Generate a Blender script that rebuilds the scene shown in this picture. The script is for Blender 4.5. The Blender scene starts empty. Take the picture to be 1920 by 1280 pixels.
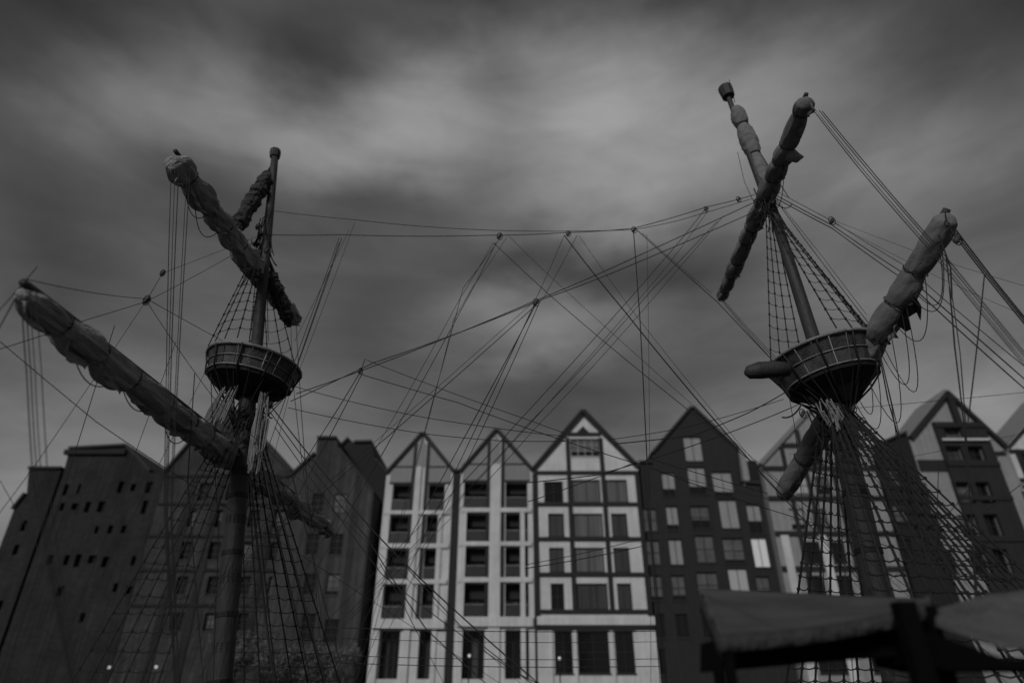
import bpy, bmesh, math, random
from mathutils import Vector, Matrix, noise as mnoise
random.seed(7)
scn = bpy.context.scene
COL = scn.collection
# ------------------------------------------------------------------ camera
F = 1188.0; PITCH = math.radians(29.0); H0 = 1.7
CP, SP = math.cos(PITCH), math.sin(PITCH)
cam_d = bpy.data.cameras.new('camera'); cam = bpy.data.objects.new('camera', cam_d); COL.objects.link(cam)
cam_d.sensor_width = 36; cam_d.lens = F / 1920 * 36; cam_d.clip_end = 3000; cam_d.clip_start = 0.1
cam.location = (0, 0, H0); cam.rotation_euler = (math.radians(90) + PITCH, 0, 0)
cam_d.dof.use_dof = True; cam_d.dof.focus_distance = 18.0; cam_d.dof.aperture_fstop = 0.17
scn.camera = cam
scn.view_settings.view_transform = 'Standard'; scn.view_settings.look = 'None'
scn.view_settings.exposure = 0; scn.view_settings.gamma = 1
SUN_EL, SUN_AZ = math.radians(30), math.radians(205)    # compass bearing the light comes from (behind the camera, to the left)

def ray(px, py):
    u = (px - 960) / F; v = (640 - py) / F
    return Vector((u, CP - v * SP, SP + v * CP))
def P(px, py, Y):                    # point on the vertical plane Y seen at that place of the photograph
    d = ray(px, py); return Vector((0, 0, H0)) + d * (Y / d.y)
def PZ(px, py, z):                   # same, on the level z
    d = ray(px, py); return Vector((0, 0, H0)) + d * ((z - H0) / d.z)

# ------------------------------------------------------------------ world: heavy grey cloud
W = bpy.data.worlds.new("World"); scn.world = W; W.use_nodes = True
nt = W.node_tree; N = nt.nodes; L = nt.links
bg = N['Background']; bg.inputs['Strength'].default_value = 0.10
tc = N.new('ShaderNodeTexCoord')
def wm(op, a, b=None, c=None, clamp=False):
    n = N.new('ShaderNodeMath'); n.operation = op; n.use_clamp = clamp
    for i, v in enumerate((a, b, c)):
        if v is None: continue
        if isinstance(v, (int, float)): n.inputs[i].default_value = v
        else: L.new(v, n.inputs[i])
    return n.outputs[0]
sky = N.new('ShaderNodeTexSky'); sky.sky_type = 'NISHITA'; sky.sun_disc = False
sky.sun_elevation = SUN_EL; sky.sun_rotation = SUN_AZ
bw = N.new('ShaderNodeRGBToBW'); L.new(sky.outputs[0], bw.inputs[0])
nrm = N.new('ShaderNodeVectorMath'); nrm.operation = 'NORMALIZE'; L.new(tc.outputs['Generated'], nrm.inputs[0])
def noise_w(sc, stretch, det, rough, dist=0.0, off=0.0):
    mp = N.new('ShaderNodeMapping'); mp.inputs['Scale'].default_value = stretch
    mp.inputs['Location'].default_value = (off, off * .7, off * .3)
    L.new(nrm.outputs[0], mp.inputs[0])
    t = N.new('ShaderNodeTexNoise'); t.inputs['Scale'].default_value = sc
    t.inputs['Detail'].default_value = det; t.inputs['Roughness'].default_value = rough
    t.inputs['Distortion'].default_value = dist
    L.new(mp.outputs[0], t.inputs['Vector']); return t.outputs[0]
n1 = noise_w(2.6, (1, 1, 2.6), 4, .50, .25, 3.1)
n2 = noise_w(7.5, (.6, 1, 2.6), 7, .60, .5, 8.0)
# brightness of the cloud deck in a set of directions; a smooth field of soft clumps is fitted through them
import numpy as np
SK = {-120: [(-100, 62), (500, 66), (1000, 70), (1500, 70), (2000, 60)],
      30: [(0, 72), (250, 76), (500, 80), (830, 70), (1080, 92), (1300, 94), (1560, 84), (1900, 70)],
      110: [(60, 78), (260, 96), (460, 92), (640, 82), (850, 104), (1080, 126), (1320, 122), (1600, 96), (1880, 80)],
      190: [(0, 78), (200, 112), (400, 124), (590, 104), (700, 110), (850, 138), (960, 122), (1100, 138), (1300, 138), (1500, 120), (1720, 104), (1900, 92)],
      245: [(100, 86), (330, 112), (540, 130), (740, 152), (870, 134), (950, 114), (1030, 158), (1180, 140), (1400, 130), (1650, 112), (1880, 98)],
      310: [(20, 80), (220, 90), (430, 100), (600, 134), (720, 108), (850, 122), (950, 112), (1090, 140), (1280, 134), (1520, 118), (1740, 118), (1900, 100)],
      385: [(100, 74), (330, 84), (540, 92), (680, 88), (830, 96), (1010, 132), (1150, 140), (1330, 122), (1560, 110), (1800, 94)],
      480: [(40, 76), (250, 82), (520, 88), (700, 84), (840, 84), (960, 68), (1090, 88), (1230, 82), (1420, 100), (1620, 106), (1860, 96)],
      590: [(80, 90), (350, 92), (620, 84), (820, 94), (955, 122), (1080, 112), (1240, 88), (1450, 96), (1720, 112), (1920, 104)],
      700: [(20, 104), (250, 106), (600, 90), (800, 86), (1000, 88), (1250, 88), (1500, 104), (1800, 122)],
      810: [(60, 116), (280, 118), (560, 112), (860, 98), (1140, 98), (1400, 112), (1650, 128), (1900, 134)],
      960: [(0, 122), (500, 118), (1000, 112), (1500, 124), (2000, 132)], 1250: [(-100, 120), (600, 116), (1300, 118), (2050, 126)]}
pts_ = []; vals_ = []
ASP = np.array((0.66, 1.0, 1.3))
for y_, row_ in SK.items():
    for x_, v_ in row_:
        pts_.append(np.array(ray(x_, y_).normalized()) * ASP); vals_.append(((v_ / 255 + .055) / 1.055) ** 2.4 * 10)
pts_ = np.array(pts_); vals_ = np.array(vals_); BASE = 1.15; SG = .12
Dm = np.linalg.norm(pts_[:, None] - pts_[None], axis=2)
K_ = np.exp(-(Dm / SG) ** 2)
vals_ = vals_ * (vals_ / 1.35) ** .20
wts = np.linalg.solve(K_ + .03 * np.eye(len(K_)), vals_ - BASE)
n3 = noise_w(4.5, (1, 1, 1.8), 4, .55, .0, 5.0); n4 = noise_w(4.5, (1, 1, 1.8), 4, .55, .0, 17.0); n5 = noise_w(4.5, (1, 1, 1.8), 4, .55, 0, 29.0)
wv = N.new('ShaderNodeCombineXYZ')
for i_, q_ in enumerate((n3, n4, n5)): L.new(wm('MULTIPLY', wm('SUBTRACT', q_, .5), .16), wv.inputs[i_])
ad = N.new('ShaderNodeVectorMath'); ad.operation = 'ADD'; L.new(nrm.outputs[0], ad.inputs[0]); L.new(wv.outputs[0], ad.inputs[1])
scd = N.new('ShaderNodeVectorMath'); scd.operation = 'MULTIPLY'; L.new(ad.outputs[0], scd.inputs[0]); scd.inputs[1].default_value = tuple(ASP)
val = wm('ADD', BASE, 0.0)
for p_, w_v in zip(pts_, wts):
    dp = N.new('ShaderNodeVectorMath'); dp.operation = 'DISTANCE'; L.new(scd.outputs[0], dp.inputs[0]); dp.inputs[1].default_value = tuple(p_)
    q = wm('MULTIPLY', dp.outputs['Value'], 1 / SG)
    g = wm('POWER', 2.71828, wm('MULTIPLY', wm('MULTIPLY', q, q), -1.0))
    val = wm('MULTIPLY_ADD', g, float(w_v), val)
val = wm('MULTIPLY', val, wm('ADD', 1.0, wm('ADD', wm('MULTIPLY', wm('SUBTRACT', n1, .5), .35), wm('MULTIPLY', wm('SUBTRACT', n2, .5), .75))))
val = wm('MAXIMUM', val, .30)
val = wm('ADD', wm('MULTIPLY', val, .94), wm('MULTIPLY', wm('MINIMUM', bw.outputs[0], 4.0), .02))
comb = N.new('ShaderNodeCombineColor')
for i in range(3): L.new(val, comb.inputs[i])
L.new(comb.outputs[0], bg.inputs['Color'])
# ------------------------------------------------------------------ soft overcast sun
sl = bpy.data.lights.new('sun', 'SUN'); sl.energy = 1.5; sl.angle = math.radians(14); sl.color = (1, 1, 1)
so = bpy.data.objects.new('sun', sl); COL.objects.link(so)
sd = Vector((math.sin(SUN_AZ) * math.cos(SUN_EL), math.cos(SUN_AZ) * math.cos(SUN_EL), math.sin(SUN_EL)))
so.rotation_euler = (-sd).to_track_quat('-Z', 'Y').to_euler(); so.location = sd * 80

# ------------------------------------------------------------------ materials (black and white place)
def mat(name, v, rough=.85, var=.25, scale=3.0, bump=0.0, bscale=20, stretch=(1, 1, 1), brick=None, streak=0.0, spec=.3, coords='Object', planks=None, bd=.05):
    m = bpy.data.materials.new(name); m.use_nodes = True
    t = m.node_tree; nd = t.nodes; lk = t.links; b = nd['Principled BSDF']
    b.inputs['Roughness'].default_value = rough; b.inputs['Specular IOR Level'].default_value = spec
    tx = nd.new('ShaderNodeTexCoord'); mp = nd.new('ShaderNodeMapping'); mp.inputs['Scale'].default_value = stretch
    lk.new(tx.outputs[coords], mp.inputs[0])
    nz = nd.new('ShaderNodeTexNoise'); nz.inputs['Scale'].default_value = scale; nz.inputs['Detail'].default_value = 6; nz.inputs['Roughness'].default_value = .65
    lk.new(mp.outputs[0], nz.inputs['Vector'])
    def mth(op, a, bb):
        n = nd.new('ShaderNodeMath'); n.operation = op
        for i, x in enumerate((a, bb)):
            if isinstance(x, (int, float)): n.inputs[i].default_value = x
            else: lk.new(x, n.inputs[i])
        return n.outputs[0]
    f = mth('ADD', mth('MULTIPLY', mth('SUBTRACT', nz.outputs[0], .5), var * 2.4), 1.0)
    if streak:
        mp2 = nd.new('ShaderNodeMapping'); mp2.inputs['Scale'].default_value = (3.5, 3.5, .18); lk.new(tx.outputs[coords], mp2.inputs[0])
        n2_ = nd.new('ShaderNodeTexNoise'); n2_.inputs['Scale'].default_value = 1.3; n2_.inputs['Detail'].default_value = 5; lk.new(mp2.outputs[0], n2_.inputs['Vector'])
        f = mth('MULTIPLY', f, mth('ADD', mth('MULTIPLY', mth('SUBTRACT', n2_.outputs[0], .5), streak * 2.4), 1.0))
    if brick:
        br = nd.new('ShaderNodeTexBrick'); mp3 = nd.new('ShaderNodeMapping'); mp3.inputs['Rotation'].default_value = (math.radians(90), 0, 0)
        lk.new(tx.outputs[coords], mp3.inputs[0]); lk.new(mp3.outputs[0], br.inputs['Vector'])
        br.inputs['Scale'].default_value = 1.0; br.inputs['Brick Width'].default_value = brick; br.inputs['Row Height'].default_value = brick * .36
        br.inputs['Mortar Size'].default_value = .018
        br.inputs['Color1'].default_value = (1, 1, 1, 1); br.inputs['Color2'].default_value = (.7, .7, .7, 1); br.inputs['Mortar'].default_value = (1.15, 1.15, 1.15, 1)
        r2 = nd.new('ShaderNodeRGBToBW'); lk.new(br.outputs['Color'], r2.inputs[0]); f = mth('MULTIPLY', f, r2.outputs[0])
    if planks:
        sx = nd.new('ShaderNodeSeparateXYZ'); lk.new(tx.outputs[coords], sx.inputs[0])
        fr = mth('FRACT', mth('DIVIDE', sx.outputs[0], planks), 0)
        gap = mth('GREATER_THAN', fr, .09)
        fl = mth('FLOOR', mth('DIVIDE', sx.outputs[0], planks), 0)
        wn = nd.new('ShaderNodeTexWhiteNoise'); wn.noise_dimensions = '1D'; lk.new(fl, wn.inputs['W'])
        f = mth('MULTIPLY', f, mth('ADD', mth('MULTIPLY', gap, .6), .4)); f = mth('MULTIPLY', f, mth('ADD', mth('MULTIPLY', wn.outputs[0], .6), .7))
    fin = mth('MAXIMUM', mth('MULTIPLY', f, v), v * .15)
    cc = nd.new('ShaderNodeCombineColor')
    for i in range(3): lk.new(fin, cc.inputs[i])
    lk.new(cc.outputs[0], b.inputs['Base Color'])
    if bump:
        n3 = nd.new('ShaderNodeTexNoise'); n3.inputs['Scale'].default_value = bscale; n3.inputs['Detail'].default_value = 5; lk.new(mp.outputs[0], n3.inputs['Vector'])
        bp = nd.new('ShaderNodeBump'); bp.inputs['Strength'].default_value = bump; bp.inputs['Distance'].default_value = bd
        lk.new(n3.outputs[0], bp.inputs['Height']); lk.new(bp.outputs[0], b.inputs['Normal'])
    return m
M = dict(
    white=mat('white_render', .56, .8, .30, .55, .3, 14, streak=.22),
    pale=mat('pale_render', .27, .85, .25, .9, .2, 12, streak=.35),
    panel=mat('grey_gable_panel', .22, .55, .12, .7, .05, 5, streak=.15),
    timber=mat('dark_timber', .022, .75, .3, 4, .3, 30, stretch=(1, 1, .3)),
    dark=mat('charcoal_render', .024, .8, .2, 1.0, .3, 12, streak=.3),
    darker=mat('black_render', .016, .8, .2, 1.0, .2, 12),
    brick=mat('sooty_brick', .025, .9, .8, .35, .5, 14, brick=.62, streak=.8),
    brick2=mat('old_brick', .045, .9, .9, .4, .5, 14, brick=.55, streak=1.0),
    plank=mat('weathered_planks', .05, .85, .6, .6, .3, 20, planks=.55, streak=.5),
    roof=mat('dark_roof_tiles', .03, .7, .35, 2, .5, 18, stretch=(1, 1, 1)),
    trim=mat('black_trim', .012, .6, .2, 2),
    frame=mat('window_frame', .03, .5, .1, 3),
    wframe=mat('pale_window_frame', .45, .5, .1, 3),
    glass=mat('dark_glass', .006, .10, .3, 1.5, bump=.25, bscale=1.2, spec=.7),
    curtain=mat('curtain', .13, .9, .8, 3.2, .3, 6, stretch=(1, 1, .03)),
    dimcurtain=mat('dim_curtain', .055, .9, .8, 3.2, .3, 6, stretch=(1, 1, .03)),
    blind=mat('pale_blind', .30, .7, .12, 1.0, streak=.2),
    dimblind=mat('dim_blind', .11, .7, .6, 1.0, streak=.3),
    rail=mat('smoked_railing', .04, .3, .3, 3),
    mast=mat('tarred_mast', .04, .6, .4, 3, .5, 18, stretch=(1, 1, .2)),
    yard=mat('yard_spar', .03, .6, .4, 3, .4, 18),
    sail=mat('furled_canvas', .27, .9, .35, 2.2, 1.0, 6, stretch=(1, .22, 1), bd=.2),
    sail3=mat('smooth_canvas', .17, .9, .4, 2.0, .6, 4, stretch=(1, .3, 1), bd=.1),
    sail2=mat('dark_canvas', .045, .9, .4, 2.2, 1.0, 6, bd=.15),
    rope=mat('tarred_rope', .018, .8, .2, 8),
    rope2=mat('hemp_rope', .22, .9, .35, 6, .4, 30),
    nest=mat('nest_staves', .06, .55, .9, 5, .5, 20, stretch=(1, 1, .15)),
    ntrim=mat('nest_trim', .17, .5, .7, 5, .4, 20, spec=.5),
    hull=mat('hull_planks', .03, .6, .4, 2, .5, 10, stretch=(.1, 1, 3)),
    canvas=mat('canopy_canvas', .055, .85, .7, 1.2, .9, 3.0, stretch=(.4, 2.2, 2.2)),
    pcanvas=mat('pale_canopy_canvas', .08, .85, .8, 1.6, .9, 2.2),
    black=mat('black_stall', .004, .9, .2, 2, spec=.05),
    asphalt=mat('quay_paving', .09, .9, .3, 2, .4, 12, brick=.4),
    leaf=mat('leaves', .12, .7, .5, 3),
    bark=mat('bark', .03, .9, .4, 6, .6, 20, stretch=(1, 1, .3)),
    iron=mat('cast_iron', .015, .5, .2, 4),
    jumble=mat('stall_goods', .12, .8, .9, 2.4, .5, 6),
)
def emit(name, v, s):
    m = bpy.data.materials.new(name); m.use_nodes = True; b = m.node_tree.nodes['Principled BSDF']
    b.inputs['Base Color'].default_value = (v, v, v, 1); b.inputs['Emission Color'].default_value = (1, 1, 1, 1); b.inputs['Emission Strength'].default_value = s
    return m
M['bulb'] = emit('lit_globe', .6, .35); M['litwin'] = emit('lit_window', .5, .16); M['litwin2'] = emit('softly_lit_window', .35, .04)
# water
wt = mat('river_water', .012, .08, .2, .5, .5, 1.2, spec=.5); M['water'] = wt

# ------------------------------------------------------------------ mesh helpers
class MB:
    def __init__(s): s.v = []; s.f = []
    def add(s, vs, fs):
        o = len(s.v); s.v += [tuple(x) for x in vs]; s.f += [tuple(i + o for i in f) for f in fs]; return s
    def box(s, x0, x1, y0, y1, z0, z1):
        return s.add([(x0, y0, z0), (x1, y0, z0), (x1, y1, z0), (x0, y1, z0), (x0, y0, z1), (x1, y0, z1), (x1, y1, z1), (x0, y1, z1)],
                     [(0, 3, 2, 1), (4, 5, 6, 7), (0, 1, 5, 4), (1, 2, 6, 5), (2, 3, 7, 6), (3, 0, 4, 7)])
    def prism(s, poly, y0, y1):      # poly: (x,z), anticlockwise seen from -Y
        n = len(poly)
        return s.add([(x, y0, z) for x, z in poly] + [(x, y1, z) for x, z in poly],
                     [tuple(range(n)), tuple(range(2 * n - 1, n - 1, -1))] + [(i, i + n, (i + 1) % n + n, (i + 1) % n) for i in range(n)])
    def bar(s, a, b, w, y0, y1):     # flat bar in an XZ plane from a to b (x,z), width w
        ax, az = a; bx, bz = b; d = Vector((bx - ax, bz - az)).normalized(); nx, nz = -d.y * w / 2, d.x * w / 2
        return s.prism([(ax - nx, az - nz), (bx - nx, bz - nz), (bx + nx, bz + nz), (ax + nx, az + nz)], y0, y1)
    def tube(s, pts, rad, seg=6, cap=True):
        pts = [Vector(p) for p in pts]; n = len(pts)
        rf = rad if callable(rad) else (lambda i, k: rad)
        ref = Vector((0, 0, 1)); vs = []
        for i, p in enumerate(pts):
            d = (pts[min(i + 1, n - 1)] - pts[max(i - 1, 0)]).normalized()
            if abs(d.z) > .97: ref = Vector((0, 1, 0))
            else: ref = Vector((0, 0, 1))
            a = d.cross(ref).normalized(); b = d.cross(a).normalized()
            for k in range(seg):
                t = 2 * math.pi * k / seg; vs.append(p + (a * math.cos(t) + b * math.sin(t)) * rf(i, k))
        fs = [(i * seg + k, i * seg + (k + 1) % seg, (i + 1) * seg + (k + 1) % seg, (i + 1) * seg + k) for i in range(n - 1) for k in range(seg)]
        if cap: fs += [tuple(range(seg - 1, -1, -1)), tuple(range((n - 1) * seg, n * seg))]
        return s.add(vs, fs)
    def lathe(s, prof, seg=24, mtx=None):   # prof: list (r,z)
        vs = []; mtx = mtx or Matrix()
        for r, z in prof:
            for k in range(seg):
                t = 2 * math.pi * k / seg; vs.append(mtx @ Vector((r * math.cos(t), r * math.sin(t), z)))
        n = len(prof)
        fs = [(i * seg + k, i * seg + (k + 1) % seg, (i + 1) * seg + (k + 1) % seg, (i + 1) * seg + k) for i in range(n - 1) for k in range(seg)]
        fs += [tuple(range(seg - 1, -1, -1)), tuple(range((n - 1) * seg, n * seg))]
        return s.add(vs, fs)
    def build(s, name, m, parent=None, smooth=False, fix=False):
        me = bpy.data.meshes.new(name); me.from_pydata(s.v, [], s.f); me.materials.append(m if not isinstance(m, str) else M[m])
        if fix:
            bm = bmesh.new(); bm.from_mesh(me); bmesh.ops.recalc_face_normals(bm, faces=bm.faces); bm.to_mesh(me); bm.free()
        if smooth:
            for p in me.polygons: p.use_smooth = True
        o = bpy.data.objects.new(name, me); COL.objects.link(o)
        if parent:
            o.parent = parent; off = WORLD.get(parent.name, Vector((0, 0, 0)))
            me.transform(Matrix.Translation(-off)); WORLD[o.name] = off
        return o
WORLD = {}                            # where each object's own origin lies in the world
def tag(o, label, cat, group=None, kind=None):
    if label: o['label'] = label
    if cat: o['category'] = cat
    if group: o['group'] = group
    if kind: o['kind'] = kind
    return o
def thing(name, label, cat, loc, group=None):
    o = bpy.data.objects.new(name, None); COL.objects.link(o); o.location = loc; o.empty_display_size = .3
    WORLD[o.name] = Vector(loc); return tag(o, label, cat, group)
def struct(name, mb, m):
    o = mb.build(name, m); o['kind'] = 'structure'; return o

# ------------------------------------------------------------------ ground and river
struct('ground', MB().add([(-900, 12.2, -2.6), (900, 12.2, -2.6), (900, 1500, -2.6), (-900, 1500, -2.6)], [(0, 1, 2, 3)]), 'asphalt')
struct('quay', MB().box(-300, 300, -200, 12.2, -2.5, 0), 'asphalt')
struct('water', MB().add([(-300, 12.2, -1.4), (300, 12.2, -1.4), (300, 51, -1.4), (-300, 51, -1.4)], [(0, 1, 2, 3)]), 'water')
struct('far_quay', MB().box(-300, 300, 51, 400, -2.5, 0.4), 'asphalt')
GZ = 0.4
D = 59.0

# ------------------------------------------------------------------ houses
def fx(px, py, Y=D): return P(px, py, Y).x
def fz(py, Y=D): return P(960, py, Y).z
def rect(r, Y=D):
    x0, x1, y0, y1 = r; my = (y0 + y1) / 2
    return fx(x0, my, Y), fx(x1, my, Y), fz(y1, Y), fz(y0, Y)
def cut(obj, holes, Y, depth):
    if not holes: return
    c = MB()
    for (x0, x1, z0, z1) in holes: c.box(x0, x1, Y - 1, Y + depth, z0, z1)
    off = WORLD[obj.name]; co = c.build('cutter', 'white'); co.location = -off + Vector((0, 0, 0))
    if obj.parent: co.location = Vector((0, 0, 0))
    # both meshes are compared in world space
    mo = obj.modifiers.new('b', 'BOOLEAN'); mo.operation = 'DIFFERENCE'; mo.object = co; mo.solver = 'EXACT'
    bpy.context.view_layer.update()
    me = bpy.data.meshes.new_from_object(obj.evaluated_get(bpy.context.evaluated_depsgraph_get()))
    obj.modifiers.clear(); old = obj.data; obj.data = me
    bpy.data.objects.remove(co)
WR = random.Random(11)
def window(r, parent, Y, kind, nx=2, nz=2, fm='frame', rec=.22, fw=.07):
    x0, x1, z0, z1 = r
    f = MB(); yo, yi = Y + rec - .10, Y + rec - .03
    f.box(x0, x1, yo, yi, z0, z0 + fw).box(x0, x1, yo, yi, z1 - fw, z1)
    f.box(x0, x0 + fw, yo, yi, z0 + fw, z1 - fw).box(x1 - fw, x1, yo, yi, z0 + fw, z1 - fw)
    xs = [x0 + fw + (x1 - x0 - 2 * fw) * i / nx for i in range(1, nx)]
    for x in xs: f.box(x - .022, x + .022, yo + .01, yi, z0 + fw, z1 - fw)
    for j in range(1, nz):
        z = z0 + (z1 - z0) * j / nz; f.box(x0 + fw, x1 - fw, yo + .015, yi - .002, z - .02, z + .02)
    fo = f.build('window', fm, parent)
    MB().box(x0 + fw, x1 - fw, Y + rec - .028, Y + rec - .02, z0 + fw, z1 - fw).build('pane', M['glass'] if kind == 'dark' else M[kind], fo)
    MB().box(x0 - .06, x1 + .06, Y - .07, Y + rec - .11, z0 - .09, z0).build('sill', fm, fo)
    if kind in ('blind', 'dimblind') and WR.random() < .6:       # blind only partly drawn
        h_ = (z1 - z0) * WR.uniform(.15, .45); MB().box(x0 + fw + .01, x1 - fw - .01, Y + rec - .034, Y + rec - .030, z0 + fw, z0 + h_).build('lower_pane', 'glass', fo)
    return fo
def curtained(r, parent, Y, mname, fm='frame', rec=.25, folds=9, cover=1.0):
    x0, x1, z0, z1 = r; fo = window(r, parent, Y, 'dark', 2, 1, fm, rec)
    # hanging folds just inside the glass line (modelled, slightly proud of the dark pane)
    zt = z0 + (z1 - z0) * cover; n = max(10, int((x1 - x0) * 16)); vs = []; fs = []; pr = random.random() * 6
    for i in range(n + 1):
        x = x0 + .09 + (x1 - x0 - .18) * i / n
        y = Y + rec - .045 + .012 * math.sin(i * 1.9 + pr) + .006 * math.sin(i * .83 + pr * 2)
        vs += [(x, y, z0 + .1), (x, y, zt - .1)]
    for i in range(n): fs.append((2 * i, 2 * i + 2, 2 * i + 3, 2 * i + 1))
    MB().add(vs, fs).build('curtain', mname, fo)
    return fo
def house(name, label, outline_px, wallmat, slopes=(), Y=D, depth=14, holes=(), hdepth=.26, cat='building', over=.25, roofm='roof', group=None):
    """outline_px: top edge points left->right; walls drop to the ground"""
    top = [(fx(x, y, Y), fz(y, Y)) for x, y in outline_px]
    poly = [(top[0][0], GZ), (top[-1][0], GZ)] + top[::-1]
    cx = (top[0][0] + top[-1][0]) / 2
    t = thing(name, label, cat, (cx, Y, GZ), group)
    w = MB().prism(poly, Y, Y + depth).build('wall', wallmat, t, fix=True)
    hr = list(holes)
    cut(w, hr, Y, hdepth)
    r = MB()
    for (i, j) in slopes:
        a, b = top[i], top[j]; d = Vector((b[0] - a[0], b[1] - a[1])).normalized(); nrm_ = Vector((-d.y, d.x)) 
        if nrm_.y < 0: nrm_ = -nrm_
        th = .22; o = nrm_ * .003
        p = [(a[0] + o.x, a[1] + o.y), (b[0] + o.x, b[1] + o.y), (b[0] + nrm_.x * th, b[1] + nrm_.y * th), (a[0] + nrm_.x * th, a[1] + nrm_.y * th)]
        r.prism(p, Y - over, Y + depth + .1)
    if slopes: r.build('roof', roofm, t, fix=True)
    return t, top
# ---- tall half-timbered house in the middle
rowsC = [
    [(1020, 1056, 902, 941, 'dk'), (1072, 1126, 899, 941, 'c'), (1137, 1177, 899, 941, 'c')],
    [(1028, 1058, 962, 1005, 'd'), (1075, 1131, 962, 1006, 'c'), (1147, 1177, 962, 1005, 'd')],
    [(1030, 1058, 1026, 1072, 'd'), (1076, 1133, 1026, 1072, 'c'), (1151, 1181, 1026, 1072, 'd')],
    [(1033, 1058, 1093, 1142, 'dk'), (1079, 1140, 1093, 1142, 'd'), (1158, 1185, 1093, 1142, 'd')],
    [(1040, 1074, 1182, 1262, 'dk'), (1084, 1143, 1182, 1262, 'dk'), (1154, 1190, 1182, 1262, 'dk')]]
topwin = (1070, 1124, 822, 855)
holes = [rect(r[:4]) for row in rowsC for r in row] + [rect(topwin)]
C, topC = house('timber_framed_house', 'white house with black timber grid and curtained windows, directly left of the charcoal house',
                [(1000, 880), (1093, 770), (1196, 876)], 'white', [(0, 1), (1, 2)], holes=holes, hdepth=.30, group='gabled houses along the far quay')
for row in rowsC:
    for r in row:
        if r[4] == 'dk': window(rect(r[:4]), C, D, 'dark', 2, 2, 'frame', .26)
        else: curtained(rect(r[:4]), C, D, 'curtain' if r[4] == 'c' else 'dimcurtain', 'frame', .26)
window(rect(topwin), C, D, 'dimblind', 4, 3, 'wframe', .26, .04)
tb = MB(); X0, X1 = topC[0][0], topC[2][0]
vx = [X0 + .18, fx(1066, 870), fx(1129, 870), X1 - .18]
hz = [fz(886), fz(945), fz(1010), fz(1076.5), fz(1146)]
for k, x in enumerate(vx):
    zt = hz[0] - .175 if k in (0, 3) else fz(818) - .15
    if k in (0, 3):
        tb.box(x - .21, x + .21, D - .09, D + .0, GZ + .2, zt)
    else: tb.box(x - .2, x + .2, D - .09, D + .0, fz(1150), zt)
for z in hz: tb.box(X0 + .02, X1 - .02, D - .12, D + .0, z - .17, z + .17)
for z in [fz(1176)]: tb.box(X0 + .02, X1 - .02, D - .30, D + .0, z - .12, z + .12)
zc = fz(814); a = topC[0]; ap = topC[1]; b = topC[2]
tb.box(fx(1064, 814), fx(1126, 814), D - .12, D, zc - .17, zc + .17)
tb.bar((a[0], a[1] + .0), (ap[0], ap[1] - .28), .46, D - .15, D + 0); tb.bar((b[0], b[1]), (ap[0], ap[1] - .28), .46, D - .15, D + 0)
# small dark triangle over the attic window
tb.prism([(fx(1082, 810), fz(810)), (fx(1104, 810), fz(810)), (fx(1093, 799), fz(799))], D - .10, D)
for q in (1061, 1149): pass
tb.build('timber_frame', 'timber', C, fix=True)
MB().box(X0 + .1, X1 + .15, D - .22, D, fz(1171), fz(1155)).build('ledge', 'white', C)
pl = MB()
for (x0, x1) in ((1008, 1036), (1077, 1082), (1146, 1151), (1195, 1232)): pl.box(fx(x0, 1220), fx(x1, 1220), D - .16, D, GZ, fz(1178) - .15)
pl.build('pilaster', 'white', C)

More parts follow.
